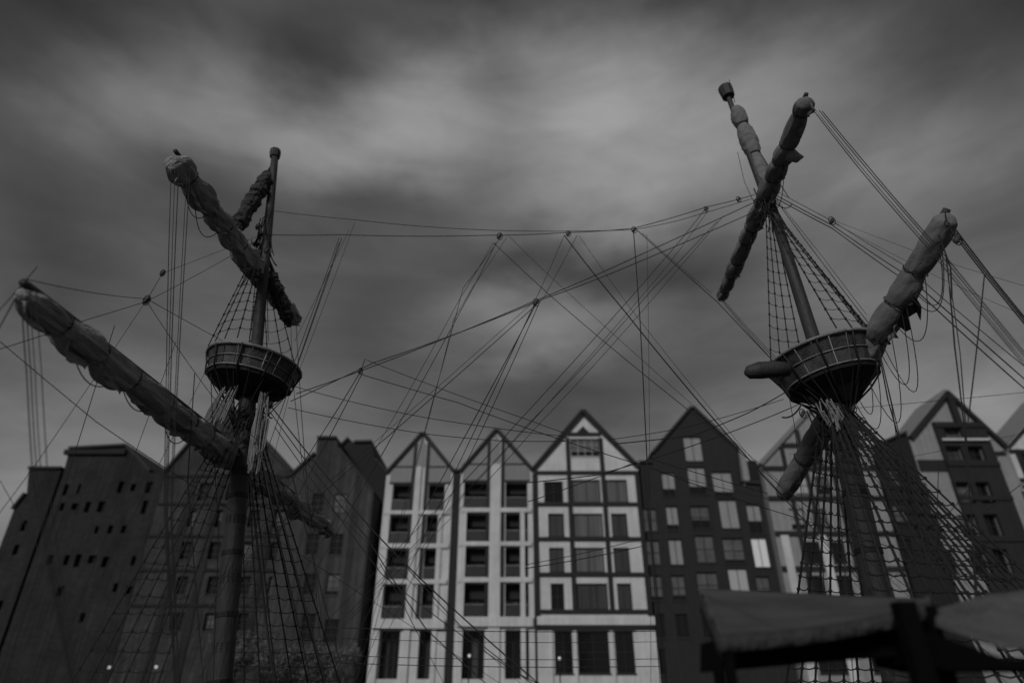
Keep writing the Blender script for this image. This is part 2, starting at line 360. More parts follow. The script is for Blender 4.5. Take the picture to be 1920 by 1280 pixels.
# ---- the two lower houses with loggias
def loggia_house(label, outline, pil, opens, side, slabs, vert, gab, name='loggia_house'):
    hs = []
    rows = []
    tops = [gab[1]] + [s[1] + 1 for s in slabs[:-1]]; bots = [s[0] - 1 for s in slabs]
    for (a, b) in zip(tops, bots):
        for (x0, x1) in opens:
            k = (960 - x0) * 0; rr = rect((x0, x1, a, b))
            rr = (fx(x0, 920), fx(x1, 920), rr[2], rr[3]); rows.append(rr)
    g0, g1 = fz(1272), fz(1180)
    for (x0, x1) in opens: rows.append((fx(x0, 920) + .02, fx(x1, 920) - .02, g0, g1))
    t, tp = house(name, label, outline, 'white', [(0, 1), (1, 2)], holes=rows, hdepth=1.3, group='gabled houses along the far quay')
    # back of every loggia: dark glazed doors; a balcony with smoked railing
    for i, (x0, x1, z0, z1) in enumerate(rows):
        w = MB(); y = D + 1.2
        w.box(x0 + .02, x1 - .02, y, y + .04, z0 + .02, z0 + .1).box(x0 + .02, x1 - .02, y, y + .04, z1 - .1, z1 - .02)
        n = 3
        for q in range(n + 1):
            xx = x0 + .03 + (x1 - x0 - .06) * q / n; w.box(xx - .03, xx + .03, y + .001, y + .041, z0 + .1, z1 - .1)
        fo = w.build('window', 'frame', t)
        MB().box(x0 + .03, x1 - .03, y + .05, y + .06, z0 + .05, z1 - .05).build('pane', 'glass', fo)
        if random.random() < .6:
            c0 = x0 + .1 + random.random() * .8 * (x1 - x0 - .6); MB().box(c0, c0 + .5, y - .02, y - .005, z0 + .1, z1 - .15).build('curtain', 'dimcurtain', fo)
        if i < len(rows) - 2:
            r_ = MB(); r_.box(x0 + .004, x1 - .004, D + .05, D + .07, z0 + .08, z0 + .95)
            ro = r_.build('railing', 'rail', t)
            MB().box(x0 + .003, x1 - .003, D + .03, D + .09, z0 + .952, z0 + 1.0).build('handrail', 'pale', ro)
            MB().box(x0 + .003, x1 - .003, D + .9, D + 1.1, z0 + 1.5, z1 - .003).build('blind', 'dark', t)
    # dark uprights and gable panels
    a, ap, b = tp
    pn = MB(); zb = fz(gab[1]) + .06; zm = fz(gab[0])
    def lim(x): # slope height at x
        return a[1] + (ap[1] - a[1]) * (x - a[0]) / (ap[0] - a[0]) if x < ap[0] else b[1] + (ap[1] - b[1]) * (b[0] - x) / (b[0] - ap[0])
    xL, xR = fx(side[0], 900), fx(side[1], 900); v0, v1 = fx(vert[0], 850), fx(vert[1], 850)
    pn.prism([(xL, zb), (v0, zb), (v0, lim(v0) - .3), (xL, lim(xL) - .3)], D - .04, D)
    pn.prism([(v1, zb), (xR, zb), (xR, lim(xR) - .3), (v1, lim(v1) - .3)], D - .04, D)
    pn.prism([(v0 + .25, zm), (v1 - .25, zm), (v1 - .25, lim(v1) - .35), (ap[0], ap[1] - .45), (v0 + .25, lim(v0) - .35)], D - .045, D)
    pn.build('gable_panel', 'panel', t, fix=True)
    tm = MB()
    for x in (v0, v1): tm.box(x - .16, x + .16, D - .1, D, fz(slabs[-1][1] - 5), lim(x) - .2)
    tm.box(xL, v0 - .17, D - .08, D, zm - .07, zm + .07); tm.box(v1 + .17, xR, D - .08, D, zm - .07, zm + .07)
    tm.box(xL, v0 - .17, D - .08, D, zb - .1, zb + .05); tm.box(v1 + .17, xR, D - .08, D, zb - .1, zb + .05)
    tm.bar((a[0], a[1] - .02), (ap[0], ap[1] - .12), .26, D - .12, D); tm.bar((b[0], b[1] - .02), (ap[0], ap[1] - .12), .26, D - .12, D)
    tm.build('dark_trim', 'trim', t, fix=True)
    for k, (s0, s1) in enumerate(slabs):
        last = k == len(slabs) - 1
        bl = MB(); bl.box(a[0] + .15, b[0] - .15, D - (.35 if last else .18), D, fz(s1), fz(s0)); bl.build('ledge' if last else 'balcony_edge', 'white', t)
    # central white pillar
    cpz = fz(gab[0]); MB().box(v0 + .17, v1 - .17 - (.35 if pil else 0), D - .2, D, GZ, cpz).build('pillar', 'white', t)
    for sx, q in ((a[0] + .3, .9), (b[0] - .3 - .9, .9)):
        MB().box(sx, sx + .42, D - .14, D, GZ, fz(slabs[0][1])).build('pillar', 'white', t)
    return t
loggia_house('narrow white house with dark loggias beside the weathered plank house, leftmost of the white gables',
             [(725, 888), (793, 812), (850, 884)], True, [(736, 772), (803, 834)], (731, 845), [(957, 964), (1019, 1027), (1086, 1094), (1160, 1178)], (779, 803), (875, 906))
loggia_house('white loggia house between the narrow white house and the black timber grid house',
             [(864, 884), (931, 806), (998, 882)], False, [(870, 914), (948, 989)], (867, 994), [(952, 960), (1015, 1023), (1082, 1091), (1156, 1174)], (917, 943), (870, 902))
# dark slot between them
sl_t, _ = house('party_wall', 'narrow black wall strip between the two white loggia houses', [(851, 884), (863, 884)], 'dark', [(0, 1)], cat='wall')

# ---- charcoal house
wD = [(1283, 1317, 818, 864, 'blind'), (1291, 1325, 875, 926, 'blind'), (1337, 1375, 884, 930, 'blind'), (1242, 1267, 886, 930, 'blind'),
      (1207, 1232, 953, 995, 'dimblind'), (1250, 1273, 948, 993, 'blind'), (1296, 1332, 948, 990, 'dimblind'), (1350, 1385, 936, 990, 'blind'), (1403, 1430, 945, 1000, 'blind'),
      (1212, 1238, 1012, 1058, 'dimblind'), (1255, 1281, 1010, 1058, 'blind'), (1305, 1341, 1003, 1054, 'dimblind'), (1357, 1396, 1008, 1055, 'dimblind'), (1412, 1442, 1008, 1063, 'litwin'),
      (1217, 1243, 1078, 1125, 'dimblind'), (1260, 1286, 1078, 1125, 'dimblind'), (1308, 1348, 1072, 1120, 'dimblind'), (1368, 1405, 1065, 1120, 'litwin2'), (1420, 1446, 1080, 1125, 'dimblind'),
      (1222, 1248, 1150, 1195, 'dark'), (1268, 1292, 1150, 1195, 'dark'), (1317, 1352, 1145, 1195, 'dark'), (1222, 1250, 1215, 1265, 'dark')]
Dh, tD = house('charcoal_house', 'tall charcoal rendered gable house with staggered pale blinds, right of the black timber grid house',
               [(1200, 868), (1222, 868), (1224, 850), (1297, 764), (1382, 843), (1387, 905), (1424, 908)], 'dark', [(2, 3), (3, 4), (0, 1), (5, 6)], holes=[rect(r[:4]) for r in wD],
               group='gabled houses along the far quay')
for r in wD: window(rect(r[:4]), Dh, D, r[4], 2, 2 if r[4] == 'dimblind' else 1, 'frame', .22, .06)
MB().prism([(fx(1384, 838), fz(900)), (fx(1394, 912), fz(912)), (fx(1406, 898), fz(898)), (fx(1397, 850), fz(850)), (fx(1384, 838), fz(838))], D - .05, D + 3).build('parapet', 'pale', Dh, fix=True)
MB().box(fx(1405, 870), fx(1422, 870), D + .3, D + 2.5, fz(907), fz(861)).build('chimney', 'darker', Dh)
# downpipe
MB().tube([(fx(1206, 880), D - .1, fz(875)), (fx(1206, 880), D - .1, GZ)], .07, 8).build('downpipe', 'trim', Dh)

# ---- broad pale gable behind the right mast
wE = [(1490, 1520, 893, 925, 'litwin2'), (1528, 1556, 893, 925, 'dimblind'), (1576, 1600, 893, 925, 'dimblind'), (1518, 1542, 845, 870, 'dark'), (1482, 1510, 953, 990, 'blind'), (1524, 1552, 953, 990, 'dimblind'), (1580, 1606, 953, 990, 'dimblind'),
      (1508, 1540, 1015, 1055, 'dark'), (1560, 1586, 1015, 1055, 'dark'), (1608, 1634, 1015, 1055, 'dimblind'), (1515, 1548, 1078, 1125, 'dark'), (1570, 1600, 1078, 1125, 'dark'), (1622, 1650, 1078, 1125, 'dark'), (1530, 1600, 1185, 1262, 'dark'), (1630, 1665, 1185, 1262, 'dark')]
E, tE = house('broad_gable_house', 'broad pale gable house with black beams, partly hidden behind the right mast', [(1428, 872), (1538, 752), (1634, 852)], 'pale', [(0, 1), (1, 2)],
              depth=5, roofm='panel', holes=[rect(r[:4]) for r in wE], group='gabled houses along the far quay')
for r in wE: window(rect(r[:4]), E, D, r[4], 2, 2, 'frame', .22)
tb = MB()
def lim3(tp, x):
    a, ap, b = tp
    return a[1] + (ap[1] - a[1]) * (x - a[0]) / (ap[0] - a[0]) if x < ap[0] else b[1] + (ap[1] - b[1]) * (b[0] - x) / (b[0] - ap[0])
for y in (835, 878, 934, 1000, 1066, 1140):
    z = fz(y); xa, xb = tE[0][0], tE[2][0]
    if z > tE[0][1]: 
        k = (z - tE[0][1]) / (tE[1][1] - tE[0][1]); xa = tE[0][0] + k * (tE[1][0] - tE[0][0]) + .2
    if z > tE[2][1]:
        k = (z - tE[2][1]) / (tE[1][1] - tE[2][1]); xb = tE[2][0] - k * (tE[2][0] - tE[1][0]) - .2
    tb.box(xa, xb, D - .12, D, z - .22, z + .22)
for px in (1478, 1515, 1566, 1612):
    x = fx(px, 900); tb.box(x - .2, x + .2, D - .09, D, fz(1140), lim3(tE, x) - .25)
tb.build('timber_frame', 'timber', E, fix=True)
pe = MB()
for px in (1462, 1532, 1600): pe.box(fx(px, 1000) - .0, fx(px, 1000) + .7, D - .15, D, GZ, fz(1003))
pe.build('pilaster', 'white', E)
# ---- dark slim building between the two right gables
wN = [(1668, 1688, 880, 910, 'dimblind'), (1678, 1702, 945, 985, 'dimblind'), (1690, 1714, 1010, 1050, 'dark')]
Nn, _ = house('slim_dark_house', 'slim black flat-topped house between the two pale gables on the right', [(1637, 838), (1700, 812)], 'darker', [(0, 1)], depth=5, holes=[rect(r[:4]) for r in wN], group='gabled houses along the far quay')
for r in wN: window(rect(r[:4]), Nn, D, r[4], 2, 2)
# ---- right gable with dark bay
wF = [(1768, 1800, 803, 822, 'dimblind'), (1772, 1802, 838, 864, 'dimcurtain'), (1812, 1842, 838, 864, 'dark'), (1722, 1742, 905, 940, 'dark'), (1790, 1820, 905, 945, 'dimblind'), (1830, 1856, 905, 945, 'dark'), (1745, 1765, 965, 1005, 'dark'),
      (1800, 1830, 965, 1005, 'dimblind'), (1845, 1872, 965, 1005, 'dark'), (1820, 1850, 1030, 1075, 'dark'), (1862, 1890, 1030, 1075, 'dark'), (1770, 1792, 1030, 1075, 'dark')]
Fh, tF = house('dark_bay_gable_house', 'white gable house with a wide dark central bay, right of the slim black house', [(1704, 822), (1772, 733), (1882, 838)], 'pale', [(0, 1), (1, 2)],
               depth=5, roofm='panel', holes=[rect(r[:4]) for r in wF], hdepth=.5, group='gabled houses along the far quay')
bay = MB(); bx0, bx1 = fx(1748, 800), fx(1842, 800)
# dark bay front standing proud of the wall, in strips round its windows
bz1 = fz(793); bz0 = fz(1140)
hb = [rect(r[:4]) for r in wF if r[0] > 1760 and not (r[0] == 1745) and r[2] >= 803]
bw_ = MB().box(bx0, bx1, D - .35, D - .004, bz0, bz1).build('bay', 'dark', Fh)
hb = [(max(h[0], bx0 + .1), min(h[1], bx1 - .1), h[2], h[3]) for h in hb if h[1] > bx0 + .4 and h[0] < bx1 - .4]
cut(bw_, hb, D - .5, 1.0)
for r in wF:
    R_ = rect(r[:4]); window(R_, Fh, D + (.0), r[4], 2, 2, 'frame', .3)
tb = MB(); a, ap, b = tF
tb.bar((a[0], a[1]), (ap[0], ap[1] - .25), .4, D - .42, D + 0); tb.bar((b[0], b[1]), (ap[0], ap[1] - .25), .4, D - .42, D)
tb.box(ap[0] - .28, ap[0] + .28, D - .5, D, fz(800), ap[1] - .5)
for y in (800, 872, 935, 1012): tb.box(bx0, bx1, D - .47, D - .352, fz(y) - .2, fz(y) + .2)
tb.box(a[0] + .1, bx0, D - .08, D, fz(878) - .3, fz(862)); tb.box(bx1, b[0] - .1, D - .08, D, fz(850) - .2, fz(850) + .2)
tb.build('timber_frame', 'timber', Fh, fix=True)
MB().box(bx0 + .2, bx1 - .2, D - .60, D - .48, fz(829), fz(825)).build('balcony_edge', 'white', Fh)
# ---- gable cut by the right frame edge
wG = [(1915, 1945, 850, 890, 'dark'), (1925, 1955, 920, 960, 'dimblind'), (1940, 1970, 985, 1025, 'dark'), (1955, 1985, 1050, 1090, 'dark')]
Gh, tG = house('edge_gable_house', 'white half-timbered gable house cut by the right edge of the photo', [(1888, 838), (1985, 722), (2100, 830)], 'white', [(0, 1), (1, 2)], depth=5, roofm='panel', holes=[rect(r[:4]) for r in wG], group='gabled houses along the far quay')
for r in wG: window(rect(r[:4]), Gh, D, r[4], 2, 2)
tb = MB(); a, ap, b = tG
tb.bar((a[0], a[1]), (ap[0], ap[1] - .25), .5, D - .12, D); tb.bar((b[0], b[1]), (ap[0], ap[1] - .25), .5, D - .12, D)
for px in (1908, 1950): tb.box(fx(px, 850) - .25, fx(px, 850) + .25, D - .1, D, GZ, fz(842))
for y in (846, 900, 912, 965, 1030, 1095): tb.box(a[0], b[0], D - .13, D, fz(y) - .18, fz(y) + .18)
tb.build('timber_frame', 'timber', Gh, fix=True)

# ---- left: plank house with chimney block, dark house behind it
wH = [(585, 607, 925, 960, 'dark'), (625, 648, 925, 960, 'dimblind'), (575, 598, 1000, 1040, 'dark'), (620, 643, 1000, 1040, 'dark'), (570, 592, 1075, 1115, 'dark'), (612, 636, 1075, 1115, 'dimblind'), (640, 660, 1110, 1130, 'blind'), (565, 590, 1150, 1200, 'dark'), (608, 634, 1160, 1205, 'dark')]
wH = [w for w in wH if w[0] != 640]
Hh, _ = house('plank_house', 'weathered plank house with blunt chimney-like gable top, left of the white loggia houses',
              [(545, 893), (592, 850), (595, 822), (631, 822), (634, 842), (700, 925)], 'plank', [(0, 1), (4, 5), (2, 3)], holes=[rect(r[:4]) for r in wH], group='dark houses on the left')
for r in wH: window(rect(r[:4]), Hh, D, r[4], 2, 3, 'frame', .2, .05)
H2, _ = house('black_stepped_house', 'plain black house with stepped roofline showing behind the plank house',
              [(630, 846), (655, 822), (664, 830), (697, 829), (702, 862), (727, 888)], 'darker', [(0, 1), (2, 3), (4, 5)], Y=D + 3.5, group='dark houses on the left')
# ---- big brick gable
wI = []
for yy, xs in ((905, (372, 425, 478)), (955, (345, 395, 465, 510)), (1015, (338, 392, 452, 505)), (1080, (330, 388, 448, 502)), (1148, (322, 382, 444, 500))):
    for x in xs: wI.append((x, x + 20, yy, yy + 34, 'dark' if random.random() < .7 else 'dimblind'))
wI += [(430, 446, 840, 866, 'dark'), (398, 412, 840, 866, 'dark')]
Ih, tI = house('brick_gable_house', 'large sooty brick gable house directly behind the left mast', [(310, 886), (424, 752), (545, 888)], 'brick2', [(0, 1), (1, 2)], holes=[rect(r[:4]) for r in wI], hdepth=.4, group='dark houses on the left')
for r in wI: window(rect(r[:4]), Ih, D, r[4], 2, 3, 'frame', .34, .05)
st = MB()
for y in (892, 944, 1004, 1068, 1134): st.box(tI[0][0] + .1, tI[2][0] - .1, D - .12, D, fz(y) - .12, fz(y) + .12)
for px in (365, 415, 468, 520): st.box(fx(px, 900) - .3, fx(px, 900) + .3, D - .09, D, GZ, fz(895))
st.build('brick_band', 'brick', Ih)
# ---- granary block
wJ = []
for r_i, yy in enumerate((905, 940, 985, 1040, 1095, 1150)):
    for k in range(7): 
        x = 118 + k * 26 - r_i * 9
        if random.random() < .62: wJ.append((x + random.uniform(-4, 4), x + random.uniform(6, 12), yy + random.uniform(-3, 3), yy + random.uniform(14, 24), 'dark'))
Jh, tJ = house('brick_granary', 'dark flat-topped brick granary with rows of tiny windows, left of the brick gable house', [(118, 890), (130, 842), (236, 836), (281, 884), (308, 890)], 'brick', [(1, 2), (2, 3)], holes=[rect(r[:4]) for r in wJ], hdepth=.5, group='dark houses on the left')
jw = MB()
for r in wJ:
    x0, x1, z0, z1 = rect(r[:4]); fo = MB().box(x0, x1, D + .3, D + .36, z0, z0 + .06).box(x0, x1, D + .3, D + .36, z1 - .06, z1).build('window', 'frame', Jh)
    MB().box(x0, x1, D + .37, D + .38, z0, z1).build('pane', 'glass', fo)
MB().box(tJ[1][0] - .25, tJ[2][0] + .25, D - .3, D + .2, tJ[1][1] - .55, tJ[1][1] - .1).build('cornice', 'darker', Jh)
wK = []
for r_i, yy in enumerate((975, 1020, 1070, 1125)):
    for k in range(3): 
        x = 40 + k * 24 - r_i * 15
        if random.random() < .6: wK.append((x, x + 9, yy, yy + 20, 'dark'))
Kh, _ = house('low_brick_house', 'lower dark brick house with a square roof block at the left edge', [(26, 955), (50, 925), (54, 879), (116, 879)], 'brick', [(0, 1), (2, 3)], holes=[rect(r[:4]) for r in wK], hdepth=.4, group='dark houses on the left')
for r in wK:
    x0, x1, z0, z1 = rect(r[:4]); fo = MB().box(x0, x1, D + .25, D + .3, z0, z0 + .06).box(x0, x1, D + .25, D + .3, z1 - .06, z1).build('window', 'frame', Kh)
    MB().box(x0, x1, D + .31, D + .32, z0, z1).build('pane', 'glass', fo)

# ------------------------------------------------------------------ the galleon
YL, YR = 18.0, 17.0
ship = thing('sailing_ship', 'dark wooden galleon moored broadside with two masts, crow nests, furled sails and tangled rigging', 'ship', (1, 17.5, -1.4))
# hull
hb_ = MB(); secs = []
for i in range(25):
    s = i / 24; x = -19 + 42 * s; w = 4.1 * (math.sin(math.pi * min(1, s * .92 + .08)) ** .45) if s < 1 else 1.4
    w = max(w, .25); sheer = 1.15 + .5 * (2 * s - 1) ** 2
    secs.append([(x, 17.5 - w, sheer), (x, 17.5 - w * 1.06, .1), (x, 17.5 - w * .8, -1.7), (x, 17.5 + w * .8, -1.7), (x, 17.5 + w * 1.06, .1), (x, 17.5 + w, sheer), (x, 17.5 + w * .95, sheer - .01), (x, 17.5 + w * .95, sheer - .9), (x, 17.5 - w * .95, sheer - .9), (x, 17.5 - w * .95, sheer - .01)])
vs = [v for s_ in secs for v in s_]; n = 10
fs = [(i * n + k, i * n + (k + 1) % n, (i + 1) * n + (k + 1) % n, (i + 1) * n + k) for i in range(24) for k in range(n)] + [tuple(range(n)), tuple(range(24 * n + n - 1, 24 * n - 1, -1))]
hb_.add(vs, fs); hb_.build('hull', 'hull', ship, fix=True)

def lerp(a, b, t): return Vector(a) * (1 - t) + Vector(b) * t
def down_to(a, b, z): # continue the line b->a down to level z
    d = a - b; return a + d * ((z - a.z) / d.z)
def seg_pts(a, b, n): return [lerp(a, b, i / n) for i in range(n + 1)]
def mast_tube(a, b, r0, r1, n=10): 
    return MB().tube(seg_pts(a, b, n), lambda i, k: r0 + (r1 - r0) * i / n, 16)
def aim(p, d):
    q = Vector(d).normalized().to_track_quat('Z', 'Y').to_matrix().to_4x4(); q.translation = p; return q

mL0, mL1, mL2 = P(425, 1150, YL), P(470, 690, YL), P(516, 288, YL)
mR0, mR1, mR2, mR3 = P(1655, 1150, YR), P(1548, 680, YR), P(1437, 355, YR), P(1362, 172, YR)
mL0 = down_to(mL0, mL1, .3); mR0 = down_to(mR0, mR1, .3)
mastL = mast_tube(mL0, mL1, .31, .23).build('mast', 'mast', ship, True); 
mastR = mast_tube(mR0, mR1, .35, .29).build('mast', 'mast', ship, True)
mast_tube(lerp(mL0, mL1, .93) + Vector((.12, 0, 0)), mL2, .20, .13).build('topmast', 'mast', mastL, True)
mast_tube(lerp(mR0, mR1, .95) + Vector((-.1, 0, 0)), mR2, .22, .15).build('topmast', 'mast', mastR, True)
mast_tube(lerp(mR1, mR2, .93) + Vector((-.12, 0, 0)), mR3, .14, .09).build('topgallant_mast', 'mast', mastR, True)
# mast bands
for t in (.15, .3, .45, .6, .72, .84): MB().tube([lerp(mR0, mR1, t), lerp(mR0, mR1, t + .012)], .35 - .05 * t + .015, 16).build('iron_band', 'trim', mastR)
for t in (.15, .3, .45, .6, .75): MB().tube([lerp(mL0, mL1, t), lerp(mL0, mL1, t + .012)], .31 - .08 * t + .015, 16).build('iron_band', 'trim', mastL)
# drums at the mastheads
MB().lathe([(.1, -.32), (.24, -.30), (.27, 0), (.27, .22), (.22, .26)], 10, aim(mR3, mR3 - mR2)).build('masthead_cap', 'mast', mastR)
MB().lathe([(.14, -.22), (.19, -.2), (.22, 0), (.20, .16), (.13, .2)], 8, aim(mL2, mL2 - mL1)).build('masthead_cap', 'mast', mastL)
w_ = MB(); p = P(1380, 195, YR); w_.tube([mR3 + Vector((.25, 0, -.1)), P(1378, 192, YR), P(1367, 150, YR)], .012, 5); w_.build('lightning_rod', 'rope', mastR)

def crow_nest(base, axis, rb, rt, h, parent, dk=1.0):
    m_ = aim(base, axis); seg = 20
    floor = MB().lathe([(.30, -.95 * dk), (.42, -.9 * dk), (rb * .62, -.45 * dk), (rb * .98, -.08), (rb, 0), (rb, .05), (.3, .051)], seg, m_).build('crow_nest', 'darker', parent)
    st = MB()
    for k in range(seg):                                  # overlapping staves
        t0 = 2 * math.pi * (k + .04) / seg; t1 = 2 * math.pi * (k + .96) / seg; o = []
        for (r, z) in ((rb, .03), (rb + (rt - rb) * .35, h * .5), (rt, h)):
            for rr in (r, r - .05):
                for t in (t0, t1): o.append(m_ @ Vector((rr * math.cos(t), rr * math.sin(t), z)))
        f = []
        for q in (0, 4):
            f += [(q, q + 1, q + 5, q + 4), (q + 3, q + 2, q + 6, q + 7), (q + 2, q, q + 4, q + 6), (q + 1, q + 3, q + 7, q + 5)]
        f += [(0, 2, 3, 1), (8, 9, 11, 10)]; st.add(o, f)
    st.build('nest_wall', 'nest', floor)
    rg = MB()
    for (r, z, th) in ((rb + .02, .05, .028), (rt + .015, h, .05), (rb + (rt - rb) * .35 + .02, h * .52, .018)):
        pts = [m_ @ Vector((r * math.cos(t), r * math.sin(t), z)) for t in [2 * math.pi * i / 40 for i in range(41)]]
        rg.tube(pts, th, 6)
    rg.build('nest_rim', 'ntrim', floor, True)
    rb_ = MB()
    for k in range(10):
        t = 2 * math.pi * k / 10 + .1
        pts = [m_ @ Vector((r * math.cos(t), r * math.sin(t), z)) for r, z in ((.36, -.9 * dk), (rb * .7, -.5 * dk), (rb + .04, -.04), (rb + (rt - rb) * .35 + .05, h * .5), (rt + .05, h))]
        rb_.tube(pts, .03, 6)
    rb_.build('nest_bracket', 'trim', floor, True)
    return m_
nL = P(466, 718, YL); nR = P(1562, 716, YR)
axL = (mL2 - mL0).normalized() + Vector((.22, 0, 0)); axR = (mR1 - mR0).normalized() + Vector((-.20, 0, 0))
cmL = crow_nest(nL, axL, 1.24, 1.42, .66, mastL, .55)
cmR = crow_nest(nR, axR, 1.30, 1.60, .85, mastR, .85)

# furled sail along a yard
def furled(a, b, r, n_l, parent, m='sail', seed=0, drop=.8, t0=.0, t1=1.0, name='furled_sail', sc=1.0, wr=1.0):
    n = 220; rnd = random.Random(seed); a = Vector(a); b = Vector(b)
    sizes = [rnd.uniform(.75, 1.2) for _ in range(n_l + 2)]
    phs = [rnd.random() for _ in range(n_l + 2)]
    cuts = [0]; 
    for q in range(n_l): cuts.append(cuts[-1] + rnd.uniform(.6, 1.4))
    cuts = [c / cuts[-1] for c in cuts]
    pts = []; rs = []
    for i in range(n + 1):
        s = i / n; 
        k = max(j for j in range(n_l) if cuts[j] <= s + 1e-9); fr = (s - cuts[k]) / (cuts[k + 1] - cuts[k])
        bul = math.sin(math.pi * min(1, fr ** (.7 + phs[k] * .8))) ** .55 if 0 < fr < 1 else 0
        env = .6 + .4 * math.sin(math.pi * min(1, max(0, s * .88 + .10))) ** .6
        rr = r * env * (1.0 - .42 * sc + .40 * sc * bul * sizes[k])
        p = lerp(a, b, t0 + (t1 - t0) * s) + Vector((0, 0, -drop * rr - .04)); pts.append(p); rs.append(rr)
    seg = 32
    def rf(i, k):
        q = 2 * math.pi * k / seg
        v = Vector((math.cos(q) * 1.6, math.sin(q) * 1.6, i * .10 + seed * 9)); w = Vector((math.cos(q) * 4.5, math.sin(q) * 4.5, i * .05 + seed))
        e = math.sqrt(max(0, min(1, i / 4, (n - i) / 4)))
        return rs[i] * (.2 + .8 * e) * (1 + wr * .24 * mnoise.noise(v) + wr * .26 * (abs(mnoise.noise(w)) * 2 - .5) + wr * .14 * (abs(mnoise.noise(Vector((w.x * 2, w.y * 2, w.z * .7)))) * 2 - .5))
    so_ = MB().tube(pts, rf, seg).build(name, m, parent, True)
    if drop > 0:                                             # loose cloth hanging below every lobe
        for q in range(n_l):
            i0 = int((cuts[q] + .06 / n_l) * n); i1 = int((cuts[q + 1] - .06 / n_l) * n)
            if i1 - i0 < 6 or rnd.random() < .25: continue
            side = Vector((rnd.uniform(.05, .35), 0, 0)); vs_ = []; fs_ = []; L_ = rs[(i0 + i1) // 2] * rnd.uniform(.5, 1.1); k1 = rnd.uniform(.3, .7)
            for i in range(i0, i1 + 1):
                f_ = (i - i0) / (i1 - i0); h_ = L_ * (math.sin(math.pi * f_) ** .7) * (.75 + .5 * mnoise.noise(Vector((i * .25, seed, 3)))) + .01
                tp_ = pts[i] + Vector((0, 0, -rs[i] * .72)) + side * rs[i]
                wv_ = .05 * math.sin(i * .9 + seed)
                vs_ += [tp_, tp_ + Vector((wv_, 0, -h_ * .55)), tp_ + Vector((wv_ * 1.6 + side.x * .2, 0, -h_))]
            for i in range(i1 - i0):
                for j in (0, 1): o_ = i * 3 + j; fs_.append((o_, o_ + 1, o_ + 4, o_ + 3))
            fo_ = MB().add(vs_, fs_).build('loose_cloth', m, so_, True); sm_ = fo_.modifiers.new('t', 'SOLIDIFY'); sm_.thickness = .012
    for c in cuts[1:-1]:
        i = int(c * n); d = (b - a).normalized()
        ctr = pts[i]; rr = rs[i] * 1.05 + .02
        u = d.cross(Vector((0, 0, 1))).normalized(); v = d.cross(u).normalized()
        loop = [ctr + (u * math.cos(q) + v * math.sin(q)) * rr for q in [2 * math.pi * j / 14 for j in range(15)]]
        MB().tube(loop, .016, 5).build('gasket', 'rope', so_)
    return so_
def droop(a, b, sag, n=14):
    a = Vector(a); b = Vector(b); return [lerp(a, b, i / n) + Vector((0, 0, -sag * 4 * (i / n) * (1 - i / n))) for i in range(n + 1)]
def yard(a, b, r, parent=ship):
    a = Vector(a); b = Vector(b); n = 16
    return MB().tube(seg_pts(a, b, n), lambda i, k: r * (.45 + .45 * math.sin(math.pi * i / n) ** .5 if 0 < i < n else .5), 12).build('yard', 'yard', parent, True)
def loops(o, items, rad=.013):
    for (a, b, s) in items: MB().tube(droop(a, b, s), rad, 5, False).build('hanging_rope', 'rope', o)
# left course yard
zL = P(450, 830, YL).z
yA, yB = PZ(42, 528, zL), PZ(622, 985, zL - .25)
y1 = yard(yA, yB, .15); furled(yA, yB, .385, 13, y1, 'sail', 1, .8)
loops(y1, [(lerp(yA, yB, .07), lerp(yA, yB, .19), .9), (lerp(yA, yB, .16), lerp(yA, yB, .27), .8), (lerp(yA, yB, .26), lerp(yA, yB, .36), .95), (lerp(yA, yB, .37), lerp(yA, yB, .45), .9)])
# left topsail yard
zt = P(487, 487, YL).z
tA, tB = PZ(328, 282, zt), PZ(560, 596, zt - .2)
y2 = yard(tA, tB, .12); furled(tA, tB, .40, 10, y2, 'sail', 2, .75, sc=.9)
loops(y2, [(lerp(tA, tB, .06), lerp(tA, tB, .26), 1.1), (lerp(tA, tB, .12), lerp(tA, tB, .34), 1.3), (lerp(tA, tB, .68), lerp(tA, tB, .92), .6)])
# short spar with a dark furled sail at the left masthead
gA, gB = P(508, 312, YL), P(428, 446, YL - 1.2)
y3 = yard(gA, gB, .07); furled(gA, gB, .30, 5, y3, 'sail2', 3, .9, .04, .97)
gC, gD = P(497, 470, YL), P(548, 600, YL + 1.2)
y3b = yard(gC, gD, .07); furled(gC, gD, .26, 4, y3b, 'sail2', 13, .9, .25, .97)
# right course yard
zR = P(1560, 757, YR).z
rA, rB = P(1776, 392, 12.5), P(1462, 925, 21.2)
y4 = yard(rA, rB, .19); furled(rA, rB, .38, 7, y4, 'sail3', 4, .4, sc=.5, wr=.4)
loops(y4, [(lerp(rA, rB, .04), lerp(rA, rB, .22), 1.6), (lerp(rA, rB, .05), lerp(rA, rB, .20), 1.5), (lerp(rA, rB, .12), lerp(rA, rB, .30), 1.7), (lerp(rA, rB, .22), lerp(rA, rB, .36), 2.5), (lerp(rA, rB, .24), lerp(rA, rB, .38), 2.1), (lerp(rA, rB, .3), lerp(rA, rB, .46), 2.6), (lerp(rA, rB, .38), lerp(rA, rB, .54), 2.1), (lerp(rA, rB, .42), lerp(rA, rB, .52), 1.6)], .012)
fl = MB(); q = lerp(rA, rB, .20) + Vector((.05, 0, -.25)); q2 = lerp(rA, rB, .29) + Vector((.05, 0, -.25))
vs = []; fs = []
for i in range(9):
    s = i / 8; top = lerp(q, q2, s); ln = .95 if i in (1, 5, 6) else .6
    off = Vector((.05 * math.sin(i * 2.1), 0, 0)); vs += [top + off, top + Vector((.12 - .1 * s, 0, -ln * (1 - .35 * s))) - off]
for i in range(8): fs.append((2 * i, 2 * i + 1, 2 * i + 3, 2 * i + 2))
